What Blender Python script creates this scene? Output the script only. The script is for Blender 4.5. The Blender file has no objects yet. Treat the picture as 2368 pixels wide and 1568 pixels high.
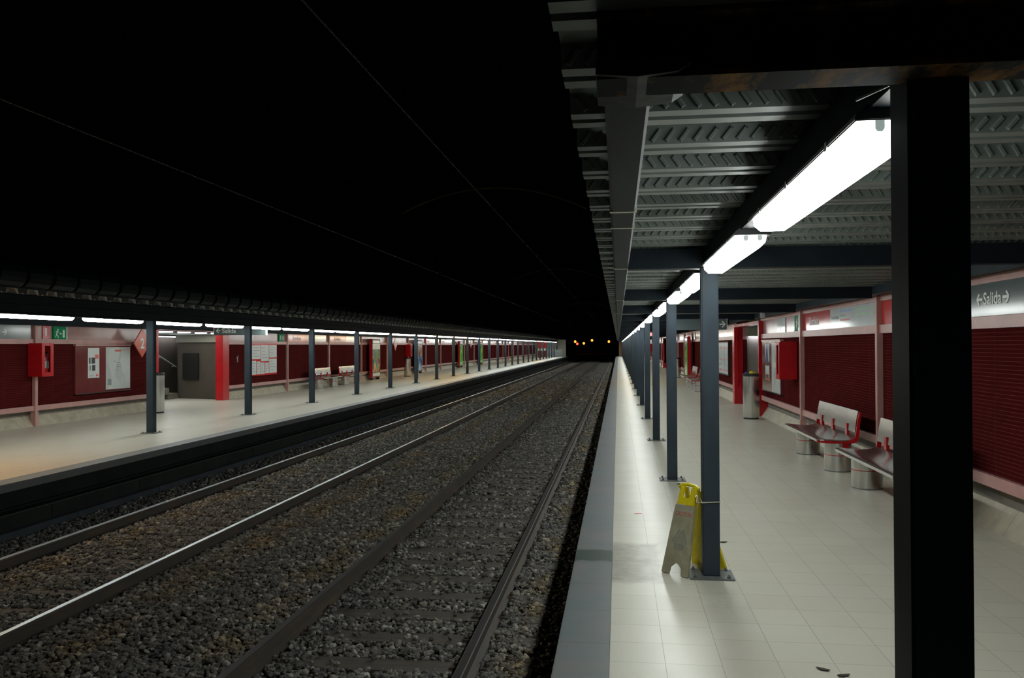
import bpy, bmesh, math, random
import numpy as np
from mathutils import Vector, Matrix
random.seed(7)
rng = np.random.default_rng(11)
SC = bpy.context.scene
COL = SC.collection
PI = math.pi

# ------------------------------------------------------------------ camera
CAM_H = 1.65
yaw, pitch, roll, F = 0.1284, 0.0081, 0.0046, 1900.0
cd = bpy.data.cameras.new('camera'); co = bpy.data.objects.new('camera', cd); COL.objects.link(co)
cd.sensor_fit = 'HORIZONTAL'; cd.sensor_width = 36.0; cd.lens = F / 2368.0 * 36.0
cd.clip_start = 0.05; cd.clip_end = 2000
d = Vector((-math.sin(yaw) * math.cos(pitch), math.cos(yaw) * math.cos(pitch), math.sin(pitch)))
r = Vector((math.cos(yaw), math.sin(yaw), 0)); u = r.cross(d)
r2 = r * math.cos(roll) - u * math.sin(roll); u2 = r * math.sin(roll) + u * math.cos(roll)
m = Matrix(((r2.x, u2.x, -d.x, 0), (r2.y, u2.y, -d.y, 0), (r2.z, u2.z, -d.z, CAM_H), (0, 0, 0, 1)))
co.matrix_world = m
SC.camera = co
SC.view_settings.view_transform = 'Standard'
SC.view_settings.look = 'None'
SC.view_settings.exposure = 0.0
SC.view_settings.gamma = 1.0
SC.view_settings.use_curve_mapping = False
w = bpy.data.worlds.new('night_sky'); SC.world = w; w.use_nodes = True
w.node_tree.nodes['Background'].inputs[0].default_value = (0.001, 0.0012, 0.0014, 1)
w.node_tree.nodes['Background'].inputs[1].default_value = 0.15
SC.cycles.use_denoising = True
SC.cycles.max_bounces = 6
SC.cycles.diffuse_bounces = 4
SC.cycles.glossy_bounces = 4
SC.cycles.caustics_reflective = False
SC.cycles.caustics_refractive = False
SC.cycles.sample_clamp_indirect = 4.0

# ------------------------------------------------------------------ materials
def _nt(name):
    mt = bpy.data.materials.new(name); mt.use_nodes = True
    nt = mt.node_tree
    return mt, nt, nt.nodes['Principled BSDF']
def N(nt, t, **kw):
    n = nt.nodes.new(t)
    for k, v in kw.items(): setattr(n, k, v)
    return n
def L(nt, a, b): nt.links.new(a, b)
def mathn(nt, op, a, b=None):
    n = N(nt, 'ShaderNodeMath', operation=op)
    for i, x in enumerate((a, b)):
        if x is None: continue
        if isinstance(x, (int, float)): n.inputs[i].default_value = x
        else: L(nt, x, n.inputs[i])
    return n.outputs[0]
def mixc(nt, fac, a, b, blend='MIX'):
    n = N(nt, 'ShaderNodeMix', data_type='RGBA', blend_type=blend)
    for sock, x in ((n.inputs[0], fac), (n.inputs[6], a), (n.inputs[7], b)):
        if isinstance(x, (int, float)): sock.default_value = x
        elif isinstance(x, tuple): sock.default_value = (*x[:3], 1)
        else: L(nt, x, sock)
    return n.outputs[2]
def noise(nt, scale, detail=4, rough=.6, vec=None, stretch=None):
    n = N(nt, 'ShaderNodeTexNoise'); n.inputs['Scale'].default_value = scale
    n.inputs['Detail'].default_value = detail; n.inputs['Roughness'].default_value = rough
    if vec is None:
        g = N(nt, 'ShaderNodeNewGeometry'); vec = g.outputs['Position']
    if stretch:
        mp = N(nt, 'ShaderNodeMapping'); mp.inputs['Scale'].default_value = stretch; L(nt, vec, mp.inputs[0]); vec = mp.outputs[0]
    L(nt, vec, n.inputs['Vector'])
    return n.outputs[0]
def ramp(nt, fac, lo, hi):
    n = N(nt, 'ShaderNodeMapRange'); n.inputs[1].default_value = lo; n.inputs[2].default_value = hi
    L(nt, fac, n.inputs[0]); return n.outputs[0]
def mat(name, c, rough=.5, metal=0., var=.12, scale=6., bump=0., bscale=40., stretch=None, spec=.5, coat=0.):
    mt, nt, p = _nt(name)
    f = noise(nt, scale, stretch=stretch)
    a = tuple(x * (1 - var) for x in c); b = tuple(min(1, x * (1 + var)) for x in c)
    L(nt, mixc(nt, ramp(nt, f, .3, .7), a, b), p.inputs['Base Color'])
    p.inputs['Roughness'].default_value = rough; p.inputs['Metallic'].default_value = metal
    p.inputs['Specular IOR Level'].default_value = spec
    p.inputs['Coat Weight'].default_value = coat
    if bump:
        bn = N(nt, 'ShaderNodeBump'); bn.inputs['Strength'].default_value = bump; bn.inputs['Distance'].default_value = .01
        L(nt, noise(nt, bscale, stretch=stretch), bn.inputs['Height']); L(nt, bn.outputs[0], p.inputs['Normal'])
    return mt
def emit(name, c, s):
    mt, nt, p = _nt(name)
    p.inputs['Base Color'].default_value = (.8, .8, .8, 1)
    p.inputs['Emission Color'].default_value = (*c, 1); p.inputs['Emission Strength'].default_value = s
    return mt

LAMP = 24.0
M = {}
M['tube'] = emit('lit_tube_diffuser', (.95, 1.0, .965), LAMP)
M['tube_warm'] = emit('lit_tube_diffuser_warm', (1.0, .80, .52), LAMP)
M['tube_orange'] = emit('lit_sodium_diffuser', (1.0, .56, .20), LAMP * 1.9)
M['skylight'] = emit('lit_stair_ceiling_panel', (.98, 1.0, .95), 2.2)
M['strip'] = emit('lit_stair_strip', (.88, .88, 1.0), 18.0)
M['amber'] = emit('amber_lamp_glow', (1.0, .34, .04), 2.2)
M['redlamp'] = emit('red_signal_glow', (1.0, .07, .03), 3.0)
M['reddisp'] = emit('red_display_glow', (1.0, .01, .02), .9)
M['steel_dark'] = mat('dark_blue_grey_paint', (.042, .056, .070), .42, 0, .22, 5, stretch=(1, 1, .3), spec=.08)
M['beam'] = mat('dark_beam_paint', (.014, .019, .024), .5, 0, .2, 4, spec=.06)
M['plate'] = mat('grey_base_plate', (.15, .165, .165), .5, .1, .3, 18, bump=.2)
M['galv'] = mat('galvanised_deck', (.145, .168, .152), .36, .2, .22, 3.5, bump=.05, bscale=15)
M['galvL'] = mat('galvanised_far_deck', (.62, .62, .60), .5, 0, .15, 3.5)  # paler than the near deck: light in the troughs put into the colour
M['gutter'] = mat('grey_gutter_metal', (.028, .034, .037), .5, 0, .2, 3, stretch=(1, .4, 1), spec=.04)
M['pink'] = mat('pink_painted_steel', (.54, .30, .28), .33, 0, .10, 4)
M['pinkpanel'] = mat('pink_gloss_panel', (.42, .24, .235), .2, 0, .12, 2)
M['red'] = mat('red_gloss_paint', (.52, .012, .018), .25, 0, .12, 4)
M['darkred'] = mat('maroon_gloss_board', (.17, .035, .038), .12, 0, .12, 3)
M['concrete'] = mat('plinth_concrete', (.45, .42, .32), .55, 0, .2, 5, bump=.2)
M['skirt'] = mat('grey_skirting', (.19, .18, .15), .6, 0, .2, 6)
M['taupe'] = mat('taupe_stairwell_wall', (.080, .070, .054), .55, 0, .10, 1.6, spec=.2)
M['beige'] = mat('beige_soffit', (.26, .265, .205), .5, 0, .06, 2)
M['stainless'] = mat('brushed_stainless', (.62, .62, .60), .27, 1., .08, 30, stretch=(1, 1, .05), bump=.05, bscale=60)
M['blackplastic'] = mat('black_plastic', (.02, .021, .022), .45, 0, .2, 20)
M['white'] = mat('white_paper', (.72, .77, .77), .22, 0, .05, 3)
M['whitegloss'] = mat('white_gloss_sign', (.70, .76, .77), .13, 0, .04, 3)
M['letters'] = mat('pale_lettering', (.78, .84, .80), .35, 0, .03, 4)
M['greysign'] = mat('grey_gloss_sign', (.115, .15, .155), .14, 0, .06, 2)
M['greytext'] = mat('grey_print', (.25, .28, .29), .4)
M['blackink'] = mat('black_print', (.03, .03, .035), .4)
M['fadedred'] = mat('faded_red_print', (.50, .17, .13), .5)
M['bluetext'] = mat('blue_print', (.25, .40, .68), .35)
M['redtext'] = mat('red_print', (.70, .16, .15), .35)
M['greentext'] = mat('green_print', (.40, .58, .42), .35)
M['redsign'] = mat('red_gloss_sign', (.60, .035, .035), .14, 0, .06, 2)
M['orangesign'] = mat('red_orange_sign', (.62, .09, .05), .25, 0, .08, 2)
M['green'] = mat('green_safety_sign', (.008, .27, .11), .5, 0, .08, 5, spec=.12)
M['yellow'] = mat('yellow_plastic', (.72, .60, .012), .35, 0, .1, 9)
M['dirtyyellow'] = mat('grimy_yellow_plastic', (.36, .34, .235), .5, 0, .22, 9)
M['string'] = mat('pale_string', (.55, .52, .40), .7)
M['blue'] = mat('blue_bag', (.03, .05, .30), .4)
M['leaf'] = mat('dry_leaf', (.035, .028, .02), .7)
M['wire'] = mat('contact_wire_copper', (.035, .028, .020), .5, 0, .4, 1, spec=.2)
M['arch'] = mat('rusty_arch_pipe', (.030, .023, .012), .6, 0, .6, .5, spec=.1)
M['wirerope'] = mat('grey_cable', (.25, .25, .24), .5)
M['sleeper'] = mat('weathered_sleeper', (.100, .090, .074), .75, 0, .3, 6, bump=.5, bscale=30, stretch=(.3, 3, 1))
M['edgewall'] = mat('black_platform_face', (.018, .020, .022), .7, 0, .3, 2, spec=.1)
M['duct'] = mat('dark_cable_duct', (.028, .034, .031), .65, 0, .25, 3, spec=.1)
M['ductline'] = mat('green_duct_edge', (.05, .10, .07), .4)
M['curb'] = mat('blue_grey_curb', (.075, .09, .105), .7, 0, .2, 3, spec=.1)
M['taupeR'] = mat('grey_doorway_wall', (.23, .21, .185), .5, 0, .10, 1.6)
M['hatch'] = mat('dark_wall_hatch', (.018, .018, .017), .4, 0, .1, 3, spec=.2)
M['endwall'] = mat('pale_end_wall', (.45, .43, .35), .6, 0, .1, 1)
M['tanwall'] = mat('tan_end_wall', (.40, .24, .13), .6, 0, .1, 1)
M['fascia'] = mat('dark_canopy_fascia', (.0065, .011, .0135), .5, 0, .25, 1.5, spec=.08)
M['seam_endshade'] = mat('black_seam_and_end_shade', (.012, .014, .015), .6)
M['glass'] = None
mt, nt, p = _nt('cabinet_glass'); M['glass'] = mt
tr = N(nt, 'ShaderNodeBsdfTransparent'); gl = N(nt, 'ShaderNodeBsdfGlossy'); gl.inputs['Roughness'].default_value = .03
mx = N(nt, 'ShaderNodeMixShader'); mx.inputs[0].default_value = .05
L(nt, tr.outputs[0], mx.inputs[1]); L(nt, gl.outputs[0], mx.inputs[2])
L(nt, mx.outputs[0], nt.nodes['Material Output'].inputs['Surface'])
M['fence'] = mat('grey_mesh_fence', (.22, .25, .25), .5)

# rusty first beam
mt, nt, p = _nt('rust_streaked_beam'); M['rust'] = mt; p.inputs['Specular IOR Level'].default_value = .05
f1 = ramp(nt, noise(nt, 3.0, 6, .7, stretch=(2.4, 1, .35)), .50, .64)
L(nt, mixc(nt, f1, (.028, .033, .035), (.34, .165, .045)), p.inputs['Base Color']); p.inputs['Roughness'].default_value = .7

# floor tiles
def floor_mat(name, x0, y0, side):
    mt, nt, p = _nt(name)
    g = N(nt, 'ShaderNodeNewGeometry'); sx = N(nt, 'ShaderNodeSeparateXYZ'); L(nt, g.outputs['Position'], sx.inputs[0])
    uu = mathn(nt, 'ADD', sx.outputs[0], 100 * .2885 - x0)
    vv = mathn(nt, 'ADD', sx.outputs[1], 100 * .29 - y0)
    if side > 0:
        vv = mathn(nt, 'ADD', vv, mathn(nt, 'MULTIPLY', mathn(nt, 'GREATER_THAN', sx.outputs[0], .5225), .19))
    cb = N(nt, 'ShaderNodeCombineXYZ'); L(nt, uu, cb.inputs[0]); L(nt, vv, cb.inputs[1])
    br = N(nt, 'ShaderNodeTexBrick'); L(nt, cb.outputs[0], br.inputs['Vector'])
    br.offset = 0; br.squash = 1
    br.inputs['Scale'].default_value = 1; br.inputs['Brick Width'].default_value = .2885; br.inputs['Row Height'].default_value = .29
    br.inputs['Mortar Size'].default_value = .0016; br.inputs['Mortar Smooth'].default_value = .3
    br.inputs['Color1'].default_value = (.64, .635, .54, 1); br.inputs['Color2'].default_value = (.60, .595, .505, 1)
    br.inputs['Mortar'].default_value = (.24, .23, .19, 1)
    n1 = ramp(nt, noise(nt, 1.3, 5), .3, .75)
    c = mixc(nt, mathn(nt, 'MULTIPLY', n1, .22), br.outputs['Color'], (.46, .41, .30))
    if side > 0:
        # worn concrete patch by the caution sign
        dx = mathn(nt, 'MULTIPLY', mathn(nt, 'ABSOLUTE', mathn(nt, 'SUBTRACT', sx.outputs[0], .08)), 3.8)
        dy = mathn(nt, 'MULTIPLY', mathn(nt, 'ABSOLUTE', mathn(nt, 'SUBTRACT', sx.outputs[1], 6.35)), 1.55)
        dd = mathn(nt, 'ADD', mathn(nt, 'MAXIMUM', dx, dy), mathn(nt, 'MULTIPLY', noise(nt, 7, 3), .3))
        msk = N(nt, 'ShaderNodeMapRange'); L(nt, dd, msk.inputs[0]); msk.inputs[1].default_value = 1.1; msk.inputs[2].default_value = .92
        st = mixc(nt, ramp(nt, noise(nt, 9, 5, .7), .35, .7), (.23, .22, .16), (.46, .44, .37))
        c = mixc(nt, mathn(nt, 'MULTIPLY', msk.outputs[0], .85), c, st)
    L(nt, c, p.inputs['Base Color'])
    rr = N(nt, 'ShaderNodeMapRange'); L(nt, noise(nt, 4, 4), rr.inputs[0]); rr.inputs[3].default_value = .24; rr.inputs[4].default_value = .40
    L(nt, rr.outputs[0], p.inputs['Roughness'])
    bn = N(nt, 'ShaderNodeBump'); bn.inputs['Strength'].default_value = .25; bn.inputs['Distance'].default_value = .002
    iv = mathn(nt, 'SUBTRACT', 1.0, br.outputs['Fac']); L(nt, iv, bn.inputs['Height']); L(nt, bn.outputs[0], p.inputs['Normal'])
    return mt
M['floorR'] = floor_mat('cream_platform_tiles', -.0546, 4.333, 1)
M['floorL'] = floor_mat('cream_far_platform_tiles', -7.64, 4.333, -1)
# slate coping
def slate_mat(name):
    mt, nt, p = _nt(name)
    g = N(nt, 'ShaderNodeNewGeometry'); sx = N(nt, 'ShaderNodeSeparateXYZ'); L(nt, g.outputs['Position'], sx.inputs[0])
    cb = N(nt, 'ShaderNodeCombineXYZ'); L(nt, mathn(nt, 'ADD', sx.outputs[1], 57 - 4.5856), cb.inputs[0]); cb.inputs[1].default_value = .5
    br = N(nt, 'ShaderNodeTexBrick'); L(nt, cb.outputs[0], br.inputs['Vector']); br.offset = 0
    br.inputs['Scale'].default_value = 1; br.inputs['Brick Width'].default_value = .57; br.inputs['Row Height'].default_value = 4
    br.inputs['Mortar Size'].default_value = .003
    br.inputs['Color1'].default_value = (.120, .158, .165, 1); br.inputs['Color2'].default_value = (.145, .172, .178, 1); br.inputs['Mortar'].default_value = (.05, .06, .06, 1)
    c = mixc(nt, mathn(nt, 'MULTIPLY', ramp(nt, noise(nt, 2.2, 5), .38, .66), .7), br.outputs['Color'], (.19, .175, .17))
    # damp green moss patch on one slab
    dx = mathn(nt, 'MULTIPLY', mathn(nt, 'ABSOLUTE', mathn(nt, 'SUBTRACT', sx.outputs[0], -.19)), 5.)
    dy = mathn(nt, 'MULTIPLY', mathn(nt, 'ABSOLUTE', mathn(nt, 'SUBTRACT', sx.outputs[1], 6.50)), 4.6)
    dd = mathn(nt, 'ADD', mathn(nt, 'MAXIMUM', dx, dy), mathn(nt, 'MULTIPLY', noise(nt, 10, 3), .5))
    msk = N(nt, 'ShaderNodeMapRange'); L(nt, dd, msk.inputs[0]); msk.inputs[1].default_value = 1.15; msk.inputs[2].default_value = .95
    c = mixc(nt, mathn(nt, 'MULTIPLY', msk.outputs[0], .9), c, (.018, .040, .022))
    L(nt, c, p.inputs['Base Color']); p.inputs['Roughness'].default_value = .45
    return mt
M['slate'] = slate_mat('blue_grey_slate')
# red wall tiles
mt, nt, p = _nt('dark_red_wall_tiles'); M['redtile'] = mt
g = N(nt, 'ShaderNodeNewGeometry'); sx = N(nt, 'ShaderNodeSeparateXYZ'); L(nt, g.outputs['Position'], sx.inputs[0])
cb = N(nt, 'ShaderNodeCombineXYZ'); L(nt, mathn(nt, 'ADD', sx.outputs[1], 120), cb.inputs[0]); L(nt, mathn(nt, 'ADD', sx.outputs[2], 10), cb.inputs[1])
br = N(nt, 'ShaderNodeTexBrick'); L(nt, cb.outputs[0], br.inputs['Vector']); br.offset = 0
br.inputs['Scale'].default_value = 1; br.inputs['Brick Width'].default_value = .73; br.inputs['Row Height'].default_value = .0357
br.inputs['Mortar Size'].default_value = .0022; br.inputs['Mortar Smooth'].default_value = .1
br.inputs['Color1'].default_value = (.076, .0098, .0108, 1); br.inputs['Color2'].default_value = (.064, .008, .009, 1); br.inputs['Mortar'].default_value = (.15, .042, .038, 1)
c = mixc(nt, mathn(nt, 'MULTIPLY', ramp(nt, noise(nt, 1.2, 5), .35, .75), .4), br.outputs['Color'], (.036, .007, .007))
L(nt, c, p.inputs['Base Color']); p.inputs['Roughness'].default_value = .45; p.inputs['Specular IOR Level'].default_value = .0
bn = N(nt, 'ShaderNodeBump'); bn.inputs['Strength'].default_value = .3; bn.inputs['Distance'].default_value = .002
L(nt, mathn(nt, 'SUBTRACT', 1.0, br.outputs['Fac']), bn.inputs['Height']); L(nt, bn.outputs[0], p.inputs['Normal'])
# rail steel: rusty sides, polished running top
mt, nt, p = _nt('rusty_rail_steel'); M['rail'] = mt
c = mixc(nt, ramp(nt, noise(nt, 5, 6, .7, stretch=(1, .3, 1)), .4, .65), (.080, .072, .064), (.125, .094, .068))
L(nt, c, p.inputs['Base Color']); p.inputs['Roughness'].default_value = .6; p.inputs['Metallic'].default_value = .2
M['railtop'] = mat('polished_rail_top', (.50, .53, .54), .30, 1., .0, 8)
M['railtop_dull'] = mat('dull_rail_top', (.045, .043, .04), .55, .2, .2, 6)
# ballast
def ballast_mat(name, island):
    mt, nt, p = _nt(name)
    g = N(nt, 'ShaderNodeNewGeometry'); sx = N(nt, 'ShaderNodeSeparateXYZ'); L(nt, g.outputs['Position'], sx.inputs[0])
    if island: t = g.outputs['Random Per Island']
    else:
        vo = N(nt, 'ShaderNodeTexVoronoi'); vo.inputs['Scale'].default_value = 17; L(nt, g.outputs['Position'], vo.inputs['Vector'])
        sc = N(nt, 'ShaderNodeSeparateColor'); L(nt, vo.outputs['Color'], sc.inputs[0]); t = sc.outputs[0]
    cr = N(nt, 'ShaderNodeValToRGB'); L(nt, t, cr.inputs[0])
    e = cr.color_ramp.elements
    e[0].position = 0; e[0].color = (.085, .086, .082, 1); e[1].position = 1; e[1].color = (.52, .505, .46, 1)
    for pos, col in ((.3, (.135, .134, .125, 1)), (.6, (.19, .186, .17, 1)), (.85, (.26, .245, .205, 1))):
        x = e.new(pos); x.color = col
    band = None
    for xc, wd in ((-3.15, .30), (-4.35, .40), (-6.35, .35), (-.75, .28)):
        b = mathn(nt, 'SUBTRACT', 1.0, mathn(nt, 'DIVIDE', mathn(nt, 'ABSOLUTE', mathn(nt, 'SUBTRACT', sx.outputs[0], xc)), wd))
        b = mathn(nt, 'MAXIMUM', b, 0.0)
        band = b if band is None else mathn(nt, 'MAXIMUM', band, b)
    tn = mathn(nt, 'MULTIPLY', mathn(nt, 'ADD', mathn(nt, 'MULTIPLY', band, .8), .08), ramp(nt, noise(nt, 1.6, 4), .40, .62))
    c = mixc(nt, tn, cr.outputs[0], mixc(nt, 1.0, cr.outputs[0], (1.15, .86, .46), 'MULTIPLY'))
    if not island: c = mixc(nt, 1.0, c, (.62, .62, .62), 'MULTIPLY')  # bare bed darkened: shade of gaps between stones put into its colour
    L(nt, c, p.inputs['Base Color']); p.inputs['Roughness'].default_value = .8
    if not island:
        bn = N(nt, 'ShaderNodeBump'); bn.inputs['Strength'].default_value = 1; bn.inputs['Distance'].default_value = .04
        L(nt, vo.outputs['Distance'], bn.inputs['Height']); bn.invert = True; L(nt, bn.outputs[0], p.inputs['Normal'])
    return mt
M['stone'] = ballast_mat('ballast_stone', True)
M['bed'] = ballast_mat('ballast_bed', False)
# coloured poster prints
def poster_mat(name, cols, sc):
    mt, nt, p = _nt(name)
    tc = N(nt, 'ShaderNodeTexCoord')
    wv = N(nt, 'ShaderNodeTexVoronoi'); wv.inputs['Scale'].default_value = sc
    mp = N(nt, 'ShaderNodeMapping'); mp.inputs['Scale'].default_value = (1, 1, .45); L(nt, tc.outputs['Object'], mp.inputs[0]); L(nt, mp.outputs[0], wv.inputs['Vector'])
    sp = N(nt, 'ShaderNodeSeparateColor'); L(nt, wv.outputs['Color'], sp.inputs[0])
    cr = N(nt, 'ShaderNodeValToRGB'); cr.color_ramp.interpolation = 'CONSTANT'; L(nt, sp.outputs[0], cr.inputs[0])
    e = cr.color_ramp.elements
    e[0].color = (*cols[0], 1); e[0].position = 0; e[1].color = (*cols[1], 1); e[1].position = 1 / len(cols)
    for i, cc in enumerate(cols[2:]):
        x = e.new((i + 2) / len(cols)); x.color = (*cc, 1)
    L(nt, cr.outputs[0], p.inputs['Base Color']); p.inputs['Roughness'].default_value = .15
    return mt
M['ad_top'] = poster_mat('poster_green_blue', [(.25, .36, .10), (.10, .26, .50), (.20, .30, .20), (.42, .48, .18), (.25, .28, .42)], 4)
M['ad_mid'] = poster_mat('poster_orange_pink', [(.62, .14, .06), (.70, .35, .12), (.62, .18, .25), (.75, .62, .35), (.08, .42, .38), (.30, .05, .05)], 6)
M['ad_blue'] = poster_mat('poster_blue_white', [(.07, .15, .42), (.55, .66, .74), (.12, .30, .48), (.04, .07, .22), (.20, .33, .60)], 5)
M['ad_brown'] = poster_mat('poster_brown_grey', [(.25, .14, .09), (.42, .37, .30), (.16, .12, .09), (.50, .20, .12)], 5)
M['ad_green'] = poster_mat('poster_bright_green', [(.10, .50, .05), (.16, .58, .08), (.08, .42, .04)], 3)
M['ad_lime'] = mat('poster_lime_spot', (.55, .70, .10), .2)
M['mapgrey'] = poster_mat('route_map_print', [(.60, .66, .66), (.66, .71, .70), (.55, .61, .61), (.63, .68, .66)], 5)

# ------------------------------------------------------------------ mesh helpers
class MB:
    def __init__(s): s.v = []; s.f = []; s.mi = []; s.cur = 0
    def add(s, vs, fs):
        n = len(s.v); s.v += [tuple(x) for x in vs]; s.f += [tuple(i + n for i in f) for f in fs]; s.mi += [s.cur] * len(fs); return s
    def box(s, x0, x1, y0, y1, z0, z1):
        vs = [(x, y, z) for z in (z0, z1) for y in (y0, y1) for x in (x0, x1)]
        return s.add(vs, [(0, 2, 3, 1), (4, 5, 7, 6), (0, 1, 5, 4), (2, 6, 7, 3), (0, 4, 6, 2), (1, 3, 7, 5)])
    def prism(s, pts, axis, a0, a1):
        """closed 2-D outline extruded along axis"""
        n = len(pts)
        def mk(p, a):
            if axis == 'Y': return (p[0], a, p[1])
            if axis == 'X': return (a, p[0], p[1])
            return (p[0], p[1], a)
        vs = [mk(p, a0) for p in pts] + [mk(p, a1) for p in pts]
        fs = [(i, (i + 1) % n, n + (i + 1) % n, n + i) for i in range(n)] + [tuple(range(n))[::-1], tuple(range(n, 2 * n))]
        return s.add(vs, fs)
    def lathe(s, prof, seg=28, cx=0, cy=0, sx=1, sy=1):
        vs = []; fs = []
        for (rr, z) in prof:
            for k in range(seg):
                a = 2 * PI * k / seg; vs.append((cx + rr * math.cos(a) * sx, cy + rr * math.sin(a) * sy, z))
        for i in range(len(prof) - 1):
            for k in range(seg):
                k2 = (k + 1) % seg; fs.append((i * seg + k, i * seg + k2, (i + 1) * seg + k2, (i + 1) * seg + k))
        fs.append(tuple(range(seg))[::-1]); n = (len(prof) - 1) * seg; fs.append(tuple(range(n, n + seg)))
        return s.add(vs, fs)
    def tube(s, pts, rad, seg=8):
        P = [Vector(p) for p in pts]; vs = []; fs = []
        for i, p in enumerate(P):
            t = (P[min(i + 1, len(P) - 1)] - P[max(i - 1, 0)]).normalized()
            up = Vector((0, 0, 1)) if abs(t.z) < .9 else Vector((1, 0, 0))
            a = t.cross(up).normalized(); b = a.cross(t)
            for k in range(seg):
                th = 2 * PI * k / seg; vs.append(p + a * rad * math.cos(th) + b * rad * math.sin(th))
        for i in range(len(P) - 1):
            for k in range(seg):
                k2 = (k + 1) % seg; fs.append((i * seg + k, i * seg + k2, (i + 1) * seg + k2, (i + 1) * seg + k))
        fs.append(tuple(range(seg))[::-1]); n = (len(P) - 1) * seg; fs.append(tuple(range(n, n + seg)))
        return s.add(vs, fs)
    def xf(s, fn):
        s.v = [tuple(fn(*v)) for v in s.v]; return s
    def build(s, name, mats, parent=None, smooth=False, bevel=0, loc=None):
        me = bpy.data.meshes.new(name); me.from_pydata(s.v, [], s.f)
        mats = mats if isinstance(mats, (list, tuple)) else [mats]
        for q in mats: me.materials.append(q)
        if len(mats) > 1: me.polygons.foreach_set('material_index', s.mi)
        bm = bmesh.new(); bm.from_mesh(me); bmesh.ops.recalc_face_normals(bm, faces=bm.faces[:])
        if bevel: bmesh.ops.bevel(bm, geom=bm.edges[:], offset=bevel, segments=2, affect='EDGES', clamp_overlap=True)
        bm.to_mesh(me); bm.free()
        o = bpy.data.objects.new(name, me); COL.objects.link(o)
        if smooth:
            me.polygons.foreach_set('use_smooth', [True] * len(me.polygons))
            try: me.set_sharp_from_angle(angle=math.radians(40))
            except Exception: pass
        if parent: o.parent = parent
        if loc: o.location = loc
        return o
def tag(o, label, cat, group=None, kind=None):
    o['label'] = label; o['category'] = cat
    if group: o['group'] = group
    if kind: o['kind'] = kind
    return o
def empty(name, loc, label, cat, group=None, kind=None, rz=0):
    o = bpy.data.objects.new(name, None); COL.objects.link(o); o.location = loc; o.rotation_euler = (0, 0, rz); o.empty_display_size = .1
    return tag(o, label, cat, group, kind)
def struct(name, mb, mts, label, cat, **kw):
    o = mb.build(name, mts, **kw); return tag(o, label, cat, kind='structure')
def copy_tree(o, parent=None):
    c = o.copy(); COL.objects.link(c)
    if parent: c.parent = parent
    for ch in list(o.children): copy_tree(ch, c)
    return c
_ORD = 'first second third fourth fifth sixth seventh eighth ninth tenth eleventh twelfth thirteenth fourteenth fifteenth sixteenth seventeenth eighteenth nineteenth twentieth'.split()
def ordw(i): return _ORD[i]
def text(name, s, size, mt, parent, loc, rot, bold=.0, align='LEFT', xs=1.0, depth=.0015):
    cu = bpy.data.curves.new(name, 'FONT'); cu.body = s; cu.size = size; cu.offset = bold; cu.align_x = align; cu.extrude = depth; cu.resolution_u = 3
    t = bpy.data.objects.new(name, cu); COL.objects.link(t)
    me = bpy.data.meshes.new_from_object(t); bpy.data.objects.remove(t)
    me.materials.clear(); me.materials.append(mt)
    o = bpy.data.objects.new(name, me); COL.objects.link(o); o.parent = parent
    o.location = loc; o.rotation_euler = rot; o.scale = (xs, 1, 1)
    return o
# orientation: lettering on a wall facing -X (right wall) / +X (left wall) / facing -Y
ROT_R = (PI / 2, 0, -PI / 2); ROT_L = (PI / 2, 0, PI / 2); ROT_F = (PI / 2, 0, 0)
def arrow_mb(ln, h, t, dirn=1):
    """flat arrow in XZ plane, shaft along X, thin in Y"""
    m_ = MB(); sh = t * .5
    m_.box(-ln / 2, ln / 2 - t * .4, -.002, .002, -sh, sh)
    for sg in (1, -1):
        a = (ln / 2, 0); b = (ln / 2 - h * .5, sg * h / 2); n = Vector((a[1] - b[1], b[0] - a[0])).normalized() * t * .5
        pts = [(a[0] + n.x, a[1] + n.y), (a[0] - n.x, a[1] - n.y), (b[0] - n.x, b[1] - n.y), (b[0] + n.x, b[1] + n.y)]
        m_.prism(pts, 'Y', -.0021, .0021)
    if dirn < 0: m_.xf(lambda x, y, z: (-x, y, z))
    return m_

Y0, YE = 1.2, 122.0
XW = 3.30      # right tile plane
XL = -12.22    # left tile plane
CR0, CRS, NCR = 1.756, 4.207, 29     # right columns: front face of each
CL0, CLS, NCL = 14.77, 4.186, 26
colR = [CR0 + CRS * k for k in range(NCR)]
colL = [CL0 + CLS * k for k in range(NCL)]
CXR, CXL = .648, -8.931

# ------------------------------------------------------------------ platforms
struct('floor_right', MB().box(-.053, 5.6, .3, YE, -.25, 0), M['floorR'], 'cream tiled floor of the right platform', 'floor')
struct('trim_1', MB().box(-.342, -.053, .3, YE, -.12, 0), M['slate'], 'blue-grey slate edge of the right platform', 'platform edge', bevel=.006)
struct('wall_platform_right', MB().box(-.30, -.10, .3, YE, -1.3, -.12), M['edgewall'], 'dark side wall below the right platform edge', 'wall')
struct('floor_left', MB().box(-15.9, -7.64, -8, YE, -.25, 0), M['floorL'], 'cream tiled floor of the left platform', 'floor')
struct('trim_2', MB().box(-7.64, -7.349, -8, YE, -.10, 0), M['slate'], 'blue-grey slate edge of the left platform', 'platform edge', bevel=.006)
struct('wall_platform_left', MB().box(-7.9, -7.38, 2, YE, -.30, -.10).box(-7.9, -7.62, 2, YE, -1.3, -.30), M['edgewall'], 'black side wall below the left platform edge', 'wall')
du = MB(); du.cur = 0
for k in range(60):
    y = 2 + 2.0 * k; du.box(-7.61, -7.42, y, y + 1.985, -.585, -.40)
du.cur = 1; du.box(-7.43, -7.415, 2, YE, -.402, -.392)
tag(du.build('cable_duct', [M['duct'], M['ductline']]), 'long dark cable duct with green top line under the left platform', 'duct', kind='structure')
cbm = MB()
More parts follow.
